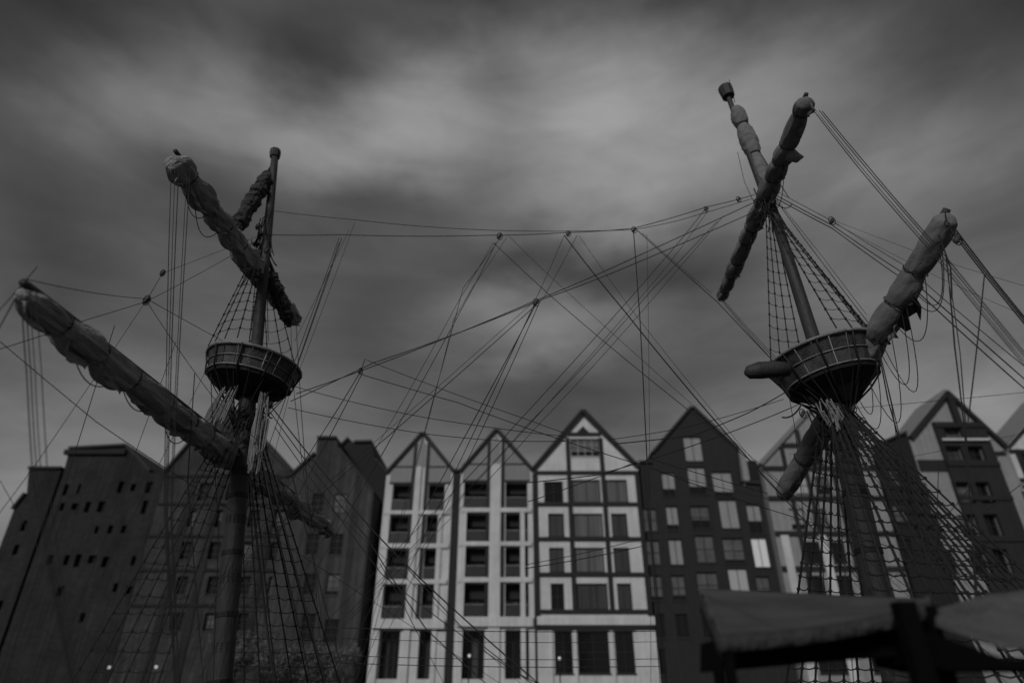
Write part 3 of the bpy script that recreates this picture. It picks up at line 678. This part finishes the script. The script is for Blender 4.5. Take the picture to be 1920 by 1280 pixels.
fo = fl.add(vs, fs).build('loose_sail_corner', 'black', y4); sm = fo.modifiers.new('solid', 'SOLIDIFY'); sm.thickness = .03
# right topsail yard
zu = P(1435, 358, YR).z
uA, uB = PZ(1512, 176, zu), PZ(1350, 556, zu - .2)
y5 = yard(uA, uB, .13); furled(uA, uB, .33, 11, y5, 'sail3', 5, .5, sc=.75, wr=.5)
loops(y5, [(lerp(uA, uB, .2), lerp(uA, uB, .42), 1.3), (lerp(uA, uB, .52), lerp(uA, uB, .66), .7), (lerp(uA, uB, .6), lerp(uA, uB, .78), .8), (lerp(uA, uB, .76), lerp(uA, uB, .92), .6)])
fl = MB(); q = lerp(uA, uB, .19); 
fl.tube([q + Vector((0, 0, -.1)), q + Vector((.12, 0, -.38)), q + Vector((.34, 0, -.52)), q + Vector((.52, 0, -.46))], lambda i, k: (.14, .22, .15, .03)[i], 10).build('loose_sail_corner', 'sail', y5, True)
# sail bundle lashed to the right topgallant mast
furled(P(1372, 200, YR) + Vector((.12, 0, 0)), P(1425, 345, YR) + Vector((.22, 0, 0)), .31, 3, mastR, 'sail3', 6, 0, wr=.4)
# rounded spar stub left of the right nest
sp = [P(1478, 692, YR - 1), P(1450, 692, YR - 1), P(1425, 694, YR - 1), P(1404, 698, YR - 1), P(1397, 700, YR - 1)]
MB().tube(sp, lambda i, k: (.20, .24, .25, .19, .06)[i], 14).build('spar_end', 'mast', ship, True)

# ---- shrouds with ratlines: a ladder of ropes is one part, its rungs a sub-part
def shrouds(tops, bots, rung=.42, r=.02, rr=.011, parent=ship, skip=.06, mname='rope'):
    m = MB(); 
    for a, b in zip(tops, bots): m.tube([a, b], r, 6)
    o = m.build('shroud', mname, parent)
    length = (Vector(bots[0]) - Vector(tops[0])).length; n = int(length / rung); rg = MB(); rnd = random.Random(int(length * 100))
    for i in range(1, n):
        t = i / n
        if t < skip: continue
        pts = []
        for j, (a, b) in enumerate(zip(tops, bots)):
            p = lerp(a, b, t); pts.append(p + Vector((0, 0, rnd.uniform(-.02, .02))))
            if j < len(tops) - 1:
                p2 = lerp(lerp(a, b, t), lerp(tops[j + 1], bots[j + 1], t), .5); pts.append(p2 + Vector((0, 0, -.04)))
        rg.tube(pts, rr, 4, False)
        for p in pts[::2]: rg.tube([p + Vector((0, 0, -.035)), p + Vector((0, 0, .035))], r * 1.7, 5)
    rg.build('ratline', mname, o)
def rim(m_, r, deg, h): t = math.radians(deg); return m_ @ Vector((r * math.cos(t), r * math.sin(t), h))
topL = P(492, 455, YL); topR = P(1441, 385, YR)
def rimpts(m_, c, r, h, xs, side):
    out = []
    for x in xs:
        yy = math.sqrt(max(.05, r * r - x * x)) * side; out.append(c + Vector((x, yy, h)))
    return out
def fan(top, n, d): return [top + Vector((d * (i / (n - 1) - .5), 0, -.05 * i)) for i in range(n)]
shrouds(fan(topR, 5, .25), rimpts(None, nR + Vector((-.15, 0, 0)), 1.55, .95, (-.2, .25, .7, 1.1, 1.4), -1), .40, .020)
shrouds(fan(topR, 4, .2), rimpts(None, nR + Vector((-.3, 0, 0)), 1.55, .9, (-.9, -.5, -.1, .3), 1), .40, .018)
shrouds(fan(topL, 5, .2), rimpts(None, nL, 1.4, .85, (-1.1, -.75, -.4, 0, .35), -1), .40, .018)
shrouds(fan(topL, 4, .2), rimpts(None, nL, 1.4, .85, (-.7, 0, .6, 1.1), 1), .40, .016)
# lower shrouds to the hull
cR = lerp(mR0, mR1, .90); cL = lerp(mL0, mL1, .90)
nb = 9
shrouds(fan(cR, nb, .5), [Vector((7.3 + .55 * i, 13.75, 1.35)) for i in range(nb)], .36, .034, .019)
shrouds(fan(cR, 6, .5), [Vector((10.2 + .5 * i, 14.1, 1.35)) for i in range(6)], .40, .028, .015)
shrouds(fan(cR, nb, .5), [Vector((7.9 + .45 * i, 21.3, 1.35)) for i in range(nb)], .38, .034, .018)
shrouds(fan(cL, 6, .4), [Vector((-8.7 + .36 * i, 13.9, 1.35)) for i in range(6)], .42, .018, .010)
shrouds(fan(cL, nb, .5), [Vector((-8.8 + .5 * i, 21.3, 1.35)) for i in range(nb)], .38, .022, .012)
# futtock shrouds from the nests to the mast
def futtock(c, m_, r, low, parent, mname, n=9, spread=(200, 340), rad=.022):
    o = MB()
    for k in range(n):
        a = spread[0] + (spread[1] - spread[0]) * k / (n - 1); o.tube([rim(m_, r, a, .02), low + Vector((.3 * math.cos(math.radians(a)), .3 * math.sin(math.radians(a)), random.uniform(-.2, .2)))], rad, 5)
    o.build('futtock_shroud', mname, parent)
futtock(nR, cmR, 1.32, lerp(mR0, mR1, .80), mastR, 'rope', 11, (180, 360)); futtock(nR, cmR, 1.32, lerp(mR0, mR1, .80), mastR, 'rope', 9, (10, 170))
futtock(nL, cmL, 1.25, lerp(mL0, mL1, .78), mastL, 'rope', 9, (180, 360), rad=.016); futtock(nL, cmL, 1.25, lerp(mL0, mL1, .78), mastL, 'rope', 8, (10, 170), rad=.016)
# pale hemp coils hanging under the nests
def hank(px, py, Y, length, w, n, parent, lean=0, seed=0):
    rnd = random.Random(seed); o = MB()
    for i in range(n):
        p = P(px + rnd.uniform(-w, w), py + rnd.uniform(-6, 6), Y + rnd.uniform(-.3, .3)); l = length * rnd.uniform(.7, 1.1)
        e = p + Vector((lean * l + rnd.uniform(-.12, .12), 0, -l)); mid = lerp(p, e, .5) + Vector((rnd.uniform(-.08, .08), 0, 0))
        o.tube([p, mid, e, e + Vector((.05, 0, .1)), mid + Vector((.06, 0, .1))], .019, 5, False)
    o.build('rope_hank', 'rope2', parent)
hank(432, 728, YL - .5, 1.35, 18, 22, ship, -.28, 1); hank(493, 738, YL - .5, 2.3, 11, 16, ship, .03, 2); hank(1545, 752, YR - .6, .8, 16, 10, ship, .1, 3)

# ---- running and standing rigging; each rope is its own part
RR = random.Random(5)
def rope(pts, Ys, r=.0125, sag=0, m='rope', name='stay'):
    ps = [P(x, y, Y) for (x, y), Y in zip(pts, Ys)]
    out = []
    for i in range(len(ps) - 1):
        ln_ = (ps[i + 1] - ps[i]).length; sg_ = sag if sag else ln_ * RR.uniform(.002, .014)
        s = droop(ps[i], ps[i + 1], sg_, 8); out += s if i == 0 else s[1:]
    n0 = len(out); a_, b_ = out[-2], out[-1]
    if pts[-1][1] > 700 and b_.z > 1.5 and (b_ - a_).z < -.05 and abs(b_.x - a_.x) < 6 and pts[-1][0] < 1700:
        e_ = b_ + (b_ - a_) * ((b_.z - 1.4) / (a_.z - b_.z))
        if abs(e_.x) < 22 and 10 < e_.y < 23: out.append(e_)
    r = r * RR.uniform(.75, 1.4)
    return MB().tube(out, lambda i, k: r if i < n0 - 1 else (r * .8 if i < n0 else .005), 6, False).build(name, m, ship)
def block(px, py, Y, s=.13):
    mt = Matrix.Translation(P(px, py, Y)); b_ = MB().lathe([(.02, -s), (s * .42, -s * .7), (s * .5, 0), (s * .42, s * .7), (.02, s)], 8, mt @ Matrix.Rotation(.5, 4, 'Y')).build('block', 'mast', ship, True); c_ = P(px, py, Y); MB().tube([c_ + Vector((s * .8 * math.sin(q), 0, s * 1.25 * math.cos(q))) for q in [2 * math.pi * k / 14 for k in range(15)]], .014, 5).build('strop', 'rope', b_)
def lin(n, a, b): return [a + (b - a) * i / (n - 1) for i in range(n)]
rope([(500, 440), (640, 440), (920, 441), (1062, 436), (1188, 428), (1325, 388), (1415, 365)], lin(7, 18, 17), .017)
rope([(502, 394), (665, 412), (930, 432), (1185, 431), (1270, 414), (1412, 372)], lin(6, 18, 17), .010)
rope([(555, 738), (690, 690), (1005, 563), (1200, 478), (1430, 372)], lin(5, 18, 17), .016)
rope([(545, 752), (700, 680), (1020, 560), (1200, 490), (1435, 388)], lin(5, 18, 17), .011)
rope([(925, 455), (1025, 548), (1290, 768), (1400, 858)], (17.6, 17.4, 16.5, 16), .015)
rope([(952, 440), (1050, 535), (1300, 760)], (17.6, 17.4, 16.5), .008)
rope([(1058, 441), (1170, 582), (1370, 822), (1440, 900)], (17.4, 17.2, 16.6, 16.2), .014); rope([(1085, 441), (1180, 575), (1385, 830)], (17.4, 17.2, 16.6), .008)
rope([(1188, 435), (1200, 600), (1213, 860), (1222, 1010)], (17.2, 17, 16.4, 16), .012); rope([(1213, 440), (1216, 620), (1218, 860)], (17.2, 17, 16.4), .007)
rope([(1195, 432), (1345, 566), (1462, 690)], (17.2, 17, 16.4), .014); rope([(1204, 437), (1335, 550)], (17.2, 17), .009)
for dx in (0, 7, 12): rope([(1352 + dx / 3, 562), (1462 + dx, 690), (1500 + dx, 735)], (23, 18, 17), .011)
rope([(1058, 441), (1002, 566)], (17.4, 17.3)); rope([(1082, 441), (1018, 560)], (17.4, 17.3), .007)
for a, b in (((1003, 568), (880, 828)), ((1012, 566), (893, 828)), ((998, 568), (735, 800)), ((1004, 572), (865, 830)), ((1018, 560), (690, 850))): rope([a, b], (17.3, 15.5), .010)
for pp in ([(935, 450), (868, 540), (820, 720), (795, 812)], [(925, 455), (862, 560), (728, 800)], [(950, 445), (885, 540), (850, 600), (800, 800)], [(930, 455), (876, 560), (745, 800), (700, 880)]): rope(pp, lin(len(pp), 17.6, 15.8), .010)
for a, b, c in (((1322, 392), (1240, 492), (958, 805)), ((1327, 396), (1250, 500), (975, 815)), ((1356, 405), (1265, 512), (1000, 806)), ((1345, 415), (1225, 540), (985, 800))): rope([a, b, c, (c[0] - 130, c[1] + 140)], (17.1, 17, 16, 15.4), .010)
for a, b in (((636, 446), (548, 690)), ((641, 446), (556, 690)), ((665, 418), (563, 690)), ((655, 430), (552, 640)), ((636, 455), (520, 790))): rope([a, b], (18, 17.4), .010)
rope([(685, 672), (675, 698), (612, 800)], (18, 17.8, 17), .010); rope([(680, 698), (590, 870)], (17.8, 16.5), .010)
rope([(672, 700), (860, 755), (1058, 826), (1230, 880), (1460, 960)], (17.9, 17.6, 17.2, 17, 16.8), .013); rope([(688, 675), (1000, 790), (1062, 812)], (17.9, 17.4, 17.2), .008)
rope([(545, 722), (800, 783), (1060, 818)], (18, 17.6, 17.2), .010); rope([(540, 764), (790, 812), (940, 826), (1060, 827)], (18, 17.7, 17.4, 17.2), .011)
rope([(1150, 832), (1300, 816), (1400, 775), (1484, 728)], (17.2, 17, 17, 17), .011); rope([(1140, 824), (1290, 800), (1470, 748)], (17.2, 17, 17), .010); rope([(985, 905), (1120, 890), (1290, 838), (1500, 757)], (17.2, 17.1, 17, 17), .010)
rope([(990, 940), (1090, 905), (1200, 862)], (17.2, 17.1, 17), .009); rope([(985, 1065), (1210, 1022)], (17, 17), .010); rope([(985, 1058), (1200, 1010)], (17, 17), .009)
for y in (1180, 1200, 1232, 1246): rope([(640, y - 4), (1250, y + 2)], (17, 17), .008, .05)
# lashings and tangled running rigging round the mastheads
def tangle(c, n, sx, sz, rad, parent):
    for _ in range(n):
        a_ = c + Vector((RR.uniform(-sx, sx), RR.uniform(-.3, .3), RR.uniform(-sz, sz))); b_ = a_ + Vector((RR.uniform(-sx, sx) * 1.3, RR.uniform(-.3, .3), -RR.uniform(.3, 1.6)))
        MB().tube(droop(a_, b_, RR.uniform(.02, .3), 8), rad * RR.uniform(.6, 1.3), 5, False).build('lashing', 'rope', parent)
tangle(P(492, 440, YL), 22, .35, 1.0, .02, mastL); tangle(P(500, 400, YL), 8, .2, .5, .02, mastL); tangle(P(1436, 372, YR), 18, .35, .5, .018, mastR); tangle(P(1540, 760, YR), 18, .6, .5, .02, mastR); tangle(P(470, 770, YL), 14, .5, .6, .02, mastL)
for (x_, y_, Y_) in ((484, 425, YL), (500, 470, YL), (490, 520, YL), (1425, 395, YR), (1450, 378, YR), (1505, 775, YR), (1600, 765, YR), (455, 770, YL), (505, 760, YL)): block(x_, y_, Y_ - .4, .11)
for a_, b_, rr_ in ((mL0, mL1, .295), (mR0, mR1, .335)):
    for t_ in (.22, .38, .53, .66, .79):
        for q_ in range(4):
            p_ = lerp(a_, b_, t_ + q_ * .006); MB().tube([p_, lerp(a_, b_, t_ + q_ * .006 + .004)], rr_ + .012 - .07 * t_, 14).build('woolding', 'rope', mastL if a_ is mL0 else mastR)
# left side
for dx, dy in ((0, 0), (7, 0), (14, 6), (30, 0), (36, 0)): rope([(322 + dx, 300 + dy), (312 + dx * .6, 700), (308 + dx * .4, 960), (322 + dx * .3, 1200)], (13.0, 12.8, 12.8, 12.8), .009)
for dx in (0, 8, 16, 28): rope([(40 + dx, 545), (50 + dx, 700), (62 + dx, 900), (135 + dx * .4, 1290)], (9.6, 9.7, 9.8, 10), .009)
rope([(42, 535), (0, 612), (-60, 720)], (9.6, 9.6, 9.6), .010); rope([(70, 500), (0, 580), (-40, 640)], (9.6, 9.6, 9.6), .008)
rope([(52, 524), (275, 560), (420, 640)], (9.6, 14, 17.5), .009); rope([(500, 440), (275, 565), (160, 600), (-20, 660)], (18, 15, 13, 11), .009); rope([(490, 440), (305, 512), (275, 563)], (18, 15, 15), .007)
rope([(305, 512), (275, 562), (60, 880), (0, 960)], (15, 15, 12.5, 12), .008); rope([(275, 565), (400, 745), (530, 870)], (15, 16.5, 17), .008); rope([(0, 640), (180, 790), (330, 890)], (12, 13, 14), .007); rope([(0, 900), (35, 960), (90, 1060)], (12, 12, 12), .007)
block(275, 563, 15); block(305, 512, 15, .09)
rope([(545, 590), (548, 700), (568, 880)], (21, 20, 19), .010); rope([(555, 600), (562, 720), (575, 900)], (21, 20, 19), .010); rope([(552, 700), (515, 850)], (18, 18), .009)
rope([(498, 470), (545, 598)], (18, 20), .012); rope([(500, 480), (503, 640)], (18, 18), .010); rope([(500, 750), (705, 1000), (860, 1150), (1000, 1272)], (17.8, 16.5, 16, 15.6), .013); rope([(505, 770), (690, 1010), (800, 1180), (905, 1275)], (17.8, 16.5, 16, 15.6), .011)
rope([(515, 800), (715, 1075), (960, 1255), (1050, 1300)], (17.8, 16.5, 16, 15.8), .013); rope([(760, 1060), (880, 1190), (1010, 1290)], (16.5, 16, 15.8), .012); rope([(712, 1055), (750, 1120), (785, 1190)], (16.5, 16.3, 16), .011)
for a, b in (((495, 880), (575, 1240)), ((510, 900), (600, 1240)), ((470, 900), (510, 1250)), ((545, 880), (640, 1250))): rope([a, b], (17.5, 16.5), .022)
rope([(395, 700), (410, 1000), (400, 1280)], (17, 17, 17), .010); rope([(365, 700), (352, 900), (375, 1200)], (15, 15, 15), .010); rope([(400, 665), (180, 1100)], (17.5, 13), .008); rope([(330, 640), (235, 900)], (16, 15), .008); rope([(215, 610), (140, 850)], (14, 14), .008)
block(937, 443, 17.6, .12); block(1066, 438, 17.4, .10); block(1189, 431, 17.2, .11); block(1005, 567, 17.3, .12); block(1324, 392, 17.1, .09); block(1385, 374, 17, .10); block(1560, 414, 16.6, .14); block(676, 695, 17.9, .08)
# right side
for dx in (0, 6, 14, 20): rope([(1522 + dx, 203 + dx * .3), (1610 + dx, 315), (1740 + dx, 465), (1925 + dx, 690)], (13, 12.2, 11, 9.8), .010)
block(1520, 197, 13, .13)
for k, (dx, dy) in enumerate(((0, 0), (0, 8), (6, 14))): rope([(1455, 358 + dy), (1560, 414 + dy), (1700, 500 + dy * 2), (1925, 690 + dy * 3)], (17, 16.4, 15.2, 13.2), .012)
rope([(1560, 412), (1740, 480), (1935, 540)], (16.4, 15, 14), .007); rope([(1560, 416), (1760, 520), (1940, 600)], (16.4, 15, 14), .007)
for dx in (0, 5, 10): rope([(1783 + dx, 432), (1850 + dx, 520), (1940 + dx, 630)], (12.4, 12.2, 12.0), .014)
block(1794, 448, 12.4, .15); block(1776, 420, 12.4, .08)
rope([(1774, 480), (1790, 650), (1808, 800), (1838, 1200)], (12.6, 12.6, 12.6, 12.8), .012); rope([(1786, 560), (1800, 660), (1812, 820), (1832, 1200)], (12.6, 12.6, 12.6, 12.8), .010); rope([(1846, 514), (1815, 790)], (12.2, 12.4), .010)
rope([(1772, 398), (1776, 420), (1794, 446), (1783, 432)], (12.4, 12.4, 12.4, 12.4), .02)
rope([(1760, 440), (1782, 500), (1785, 560)], (12.5, 12.5, 12.5), .016)
rope([(1445, 362), (1540, 490), (1640, 620)], (17, 16.8, 16), .014); rope([(1455, 372), (1545, 485), (1625, 590)], (17, 16.8, 16), .009)
rope([(1640, 622), (1665, 750), (1702, 880), (1740, 1060)], (16, 15.4, 15, 14.6), .014); rope([(1645, 640), (1672, 760), (1690, 880)], (16, 15.4, 15), .010)
rope([(1368, 190), (1410, 262), (1480, 372)], (17, 17, 17), .013); rope([(1383, 285), (1396, 342), (1413, 378), (1418, 400)], (17, 17, 17, 17), .010)
rope([(1475, 720), (1490, 800), (1497, 860), (1505, 960)], (16, 16, 16, 16), .012); rope([(1480, 850), (1640, 868), (1925, 810)], (16.5, 15, 13), .006); rope([(1540, 770), (1925, 735)], (16.5, 12), .005)
rope([(1925, 800), (1845, 880), (1780, 960), (1700, 1060)], (13, 13, 13, 13), .007); rope([(1925, 900), (1800, 990), (1690, 1070)], (13, 13, 13), .007)
for a, b in (((1432, 878), (1480, 930)), ((1424, 885), (1500, 965)), ((1220, 860), (1440, 925)), ((1240, 885), (1440, 935))): rope([a, b], (17, 17), .009)
for a, b in (((1640, 620), (1720, 960)), ((1560, 800), (1600, 1270)), ((1530, 860), (1555, 1270)), ((1760, 870), (1740, 1270))): rope([a, b], (15, 14.6), .011)

# ------------------------------------------------------------------ market stalls on the near quay
def sheet(name, grid, th, m, parent):
    nu = len(grid); nv = len(grid[0]); vs = [p for row in grid for p in row]
    fs = [(i * nv + j, i * nv + j + 1, (i + 1) * nv + j + 1, (i + 1) * nv + j) for i in range(nu - 1) for j in range(nv - 1)]
    o = MB().add(vs, fs).build(name, m, parent, True); s = o.modifiers.new('t', 'SOLIDIFY'); s.thickness = th; return o
st1 = thing('market_stall', 'dark market stall under a sagging grey canvas canopy, in front of the charcoal house', 'stall', (4.2, 9.5, 0), 'canopied stalls on the near quay')
FL, FR, BL, BR = P(1348, 1190, 8.5), P(1745, 1128, 8.8), P(1310, 1104, 11.0), P(1745, 1124, 10.4)
g = []
for i in range(49):
    s = i / 48; row = []
    for j in range(33):
        t = j / 32; p = lerp(lerp(FL, FR, s), lerp(BL, BR, s), t)
        sag = -.38 * math.sin(math.pi * s) * math.sin(math.pi * t) * (1 + .2 * s) - .10 * math.sin(math.pi * s) * (1 - t)
        fold = (.085 * math.sin((t * 12 + s * 7) + 1.5 * math.sin(s * 3)) + .04 * math.sin(t * 25 - s * 9 + 2)) * math.sin(math.pi * t) * (1 - .5 * s)
        row.append(p + Vector((0, 0, sag * .85 + fold)))
    g.append(row)
GR = g
sheet('canopy', g, .015, 'canvas', st1)
g = []
for i in range(31):
    s = i / 30; p = lerp(FL, FR, s) + Vector((0, 0, -.06 * math.sin(math.pi * s))); w = .02 * math.sin(s * 46)
    g.append([p + Vector((0, -.01 + w * k, -.19 * k)) for k in (0, .5, 1)])
sheet('valance', g, .01, 'sail2', st1)
g = [[lerp(FL, BL, i / 12) + Vector((-.01 + .015 * math.sin(i * 2.2) * k, 0, -.30 * k)) for k in (0, .5, 1)] for i in range(13)]
sheet('valance', g, .01, 'sail2', st1)
for s_ in (0, .2, .4, .6, .8, 1):
    i_ = int(s_ * 48); MB().tube([p + Vector((0, 0, .012)) for p in GR[i_]], .005, 5).build('seam', 'canvas', st1)
MB().tube([r_[0] + Vector((0, -.01, .01)) for r_ in GR], .010, 6).build('hem', 'canvas', st1)
for s_ in (.33, .66):
    q_ = lerp(FL, FR, s_); MB().tube([q_ + Vector((0, .02, -.12)), q_ + Vector((0, 1.2, -.25)), lerp(BL, BR, s_) + Vector((0, 0, -.32))], .022, 8).build('roof_pole', 'black', st1)
ct = MB(); zt1 = FL.z - .22
hp_ = [P(1336, 1258, 9.0), P(1752, 1222, 9.0), P(1752, 1150, 9.0), P(1560, 1182, 9.0), P(1336, 1200, 9.0)]
ct.prism([(p_.x, p_.z) for p_ in hp_], 9.0, 9.6); ct.build('under_canopy_dark', 'black', st1, fix=True)  # black slab put in for the shade of the interior under the canopy
for x, y in ((FL.x + .1, 8.6), (FR.x - .05, 8.8), (BL.x + .1, 10.9), (BR.x - .1, 10.6)):
    MB().box(x - .06, x + .06, y - .06, y + .06, 0, FL.z - .1 if y > 9 or x < 4 else FR.z - .05).build('post', 'black', st1)
MB().box(FL.x + .3, FR.x - .4, 9.2, 9.8, 0, 1.05).build('counter', 'black', st1)
st2 = thing('market_stall', 'black market stall with pale mottled canopy and thick dark post, at the right edge', 'stall', (7.0, 8.6, 0), 'canopied stalls on the near quay')
a, b, c, d = P(1757, 1182, 8.2), P(1884, 1226, 7.6), P(2040, 1228, 7.8), P(2060, 1100, 10.2); e = P(1860, 1120, 10.0); f_ = P(1762, 1150, 9.2)
grd = []
lowp = [a, lerp(a, b, .5), b, lerp(b, c, .5), c]; hip = [f_, lerp(f_, e, .5), e, lerp(e, d, .5), d]
for i in range(33):
    s = i / 32 * 4; k = min(3, int(s)); fr = s - k; lo = lerp(lowp[k], lowp[k + 1], fr); hi = lerp(hip[k], hip[k + 1], fr)
    grd.append([lerp(lo, hi, t / 12) + Vector((0, 0, .05 + .10 * mnoise.noise(Vector((i * .35, t * .5, 0))) * math.sin(math.pi * t / 12))) for t in range(13)])
sheet('canopy', grd, .02, 'pcanvas', st2)
hd = MB(); 
fr_ = [P(1700, 1172, 8.6), P(1757, 1184, 8.22), P(1884, 1229, 7.62), P(2040, 1231, 7.82)]; dr = [.42, .40, .13, .13]
vs = []
for p, q in zip(fr_, dr): vs += [p + Vector((0, .03, -.02)), p + Vector((0, .03, -q)), p + Vector((0, 1.0, -.02)), p + Vector((0, 1.0, -q))]
fs = []
for i in range(3):
    o = i * 4; fs += [(o, o + 1, o + 5, o + 4), (o + 2, o + 6, o + 7, o + 3), (o, o + 4, o + 6, o + 2), (o + 1, o + 3, o + 7, o + 5)]
fs += [(0, 2, 3, 1), (12, 13, 15, 14)]
hd.add(vs, fs).build('under_canopy_dark', 'black', st2, fix=True)  # black slab filling the dark band below the pale canopy
pp = P(1712, 1200, 8.4); MB().box(pp.x - .11, pp.x + .11, 8.3, 8.5, 0, P(1712, 1128, 8.4).z).build('post', 'black', st2)
MB().box(pp.x + .1, pp.x + 3, 8.9, 9.5, 0, 1.1).build('counter', 'black', st2)

# ------------------------------------------------------------------ street lamps on the far quay
lampm = {}
def lamp(px, py, Y, label):
    p = P(px, py, Y); t = thing('street_lamp', label, 'street lamp', (p.x, Y, GZ), 'small lit lamps on the far quay')
    z = p.z
    MB().lathe([(.16, 0), (.14, .35), (.06, .5), (.045, z - GZ - .55), (.07, z - GZ - .5), (.03, z - GZ - .3)], 12, Matrix.Translation((p.x, Y, GZ))).build('post', 'iron', t, True)
    MB().lathe([(.04, -.13), (.09, -.08), (.11, 0), (.08, .09), (.02, .12)], 12, Matrix.Translation((p.x, Y, z))).build('globe', 'bulb', t, True)
    MB().lathe([(.14, .09), (.12, .13), (.02, .22)], 12, Matrix.Translation((p.x, Y, z))).build('lamp_cap', 'iron', t)
lamp(205, 1250, 53, 'small lit street lamp in front of the brick granary, leftmost of the far quay lamps')
lamp(293, 1249, 53, 'small lit street lamp in front of the left edge of the large brick gable house')
lamp(880, 1228, 53, 'small lit street lamp in front of the white loggia house in the middle')
lamp(1049, 1233, 53, 'small lit street lamp in front of the house with the black timber grid')

# ------------------------------------------------------------------ small trees on the far quay, left
def tree(px, pytop, Y, w, label, seed):
    rnd = random.Random(seed); top = P(px, pytop, Y); h = top.z - GZ
    t = thing('quay_tree', label, 'tree', (top.x, Y, GZ), 'small trees on the far quay')
    base = Vector((top.x, Y, GZ)); tr = MB(); tr.tube([base, base + Vector((.1, 0, h * .35)), base + Vector((0, .1, h * .75))], lambda i, k: (.16, .11, .04)[i], 8)
    tips = []
    for i in range(9):
        a = rnd.uniform(0, 6.28); s = base + Vector((.05, 0, h * rnd.uniform(.3, .6))); e = s + Vector((math.cos(a) * w * rnd.uniform(.3, .6), math.sin(a) * w * .5, h * rnd.uniform(.15, .38)))
        tr.tube([s, lerp(s, e, .5) + Vector((0, 0, .1)), e], lambda i, k: (.05, .035, .015)[i], 5); tips.append(e)
    tr.build('trunk', 'bark', t, True)
    lf = MB(); ctr = [base + Vector((rnd.uniform(-.5, .5) * w, rnd.uniform(-.4, .4) * w, h * rnd.uniform(.5, .88))) for _ in range(16)] + tips
    for c in ctr:
        R = w * rnd.uniform(.13, .26)
        for _ in range(150):
            v = Vector((rnd.gauss(0, 1), rnd.gauss(0, 1), rnd.gauss(0, .8))); v = v.normalized() * R * rnd.random() ** .4; p = c + v
            s = rnd.uniform(.06, .13); n_ = Vector((rnd.gauss(0, 1), rnd.gauss(0, 1), rnd.gauss(0, 1))).normalized(); u = n_.orthogonal().normalized() * s; q = n_.cross(u)
            lf.add([p - u, p + q * .6, p + u, p - q * .6], [(0, 1, 2, 3)])
    lf.build('crown', 'leaf', t)
tree(455, 1168, 54, 3.6, 'small leafy tree in front of the right part of the large brick gable house', 1)
tree(530, 1205, 53.5, 3.0, 'lowest leafy tree, between its two neighbours in front of the plank house', 2)
tree(615, 1212, 54, 3.8, 'bushy tree on the far quay just left of the white loggia houses', 3)
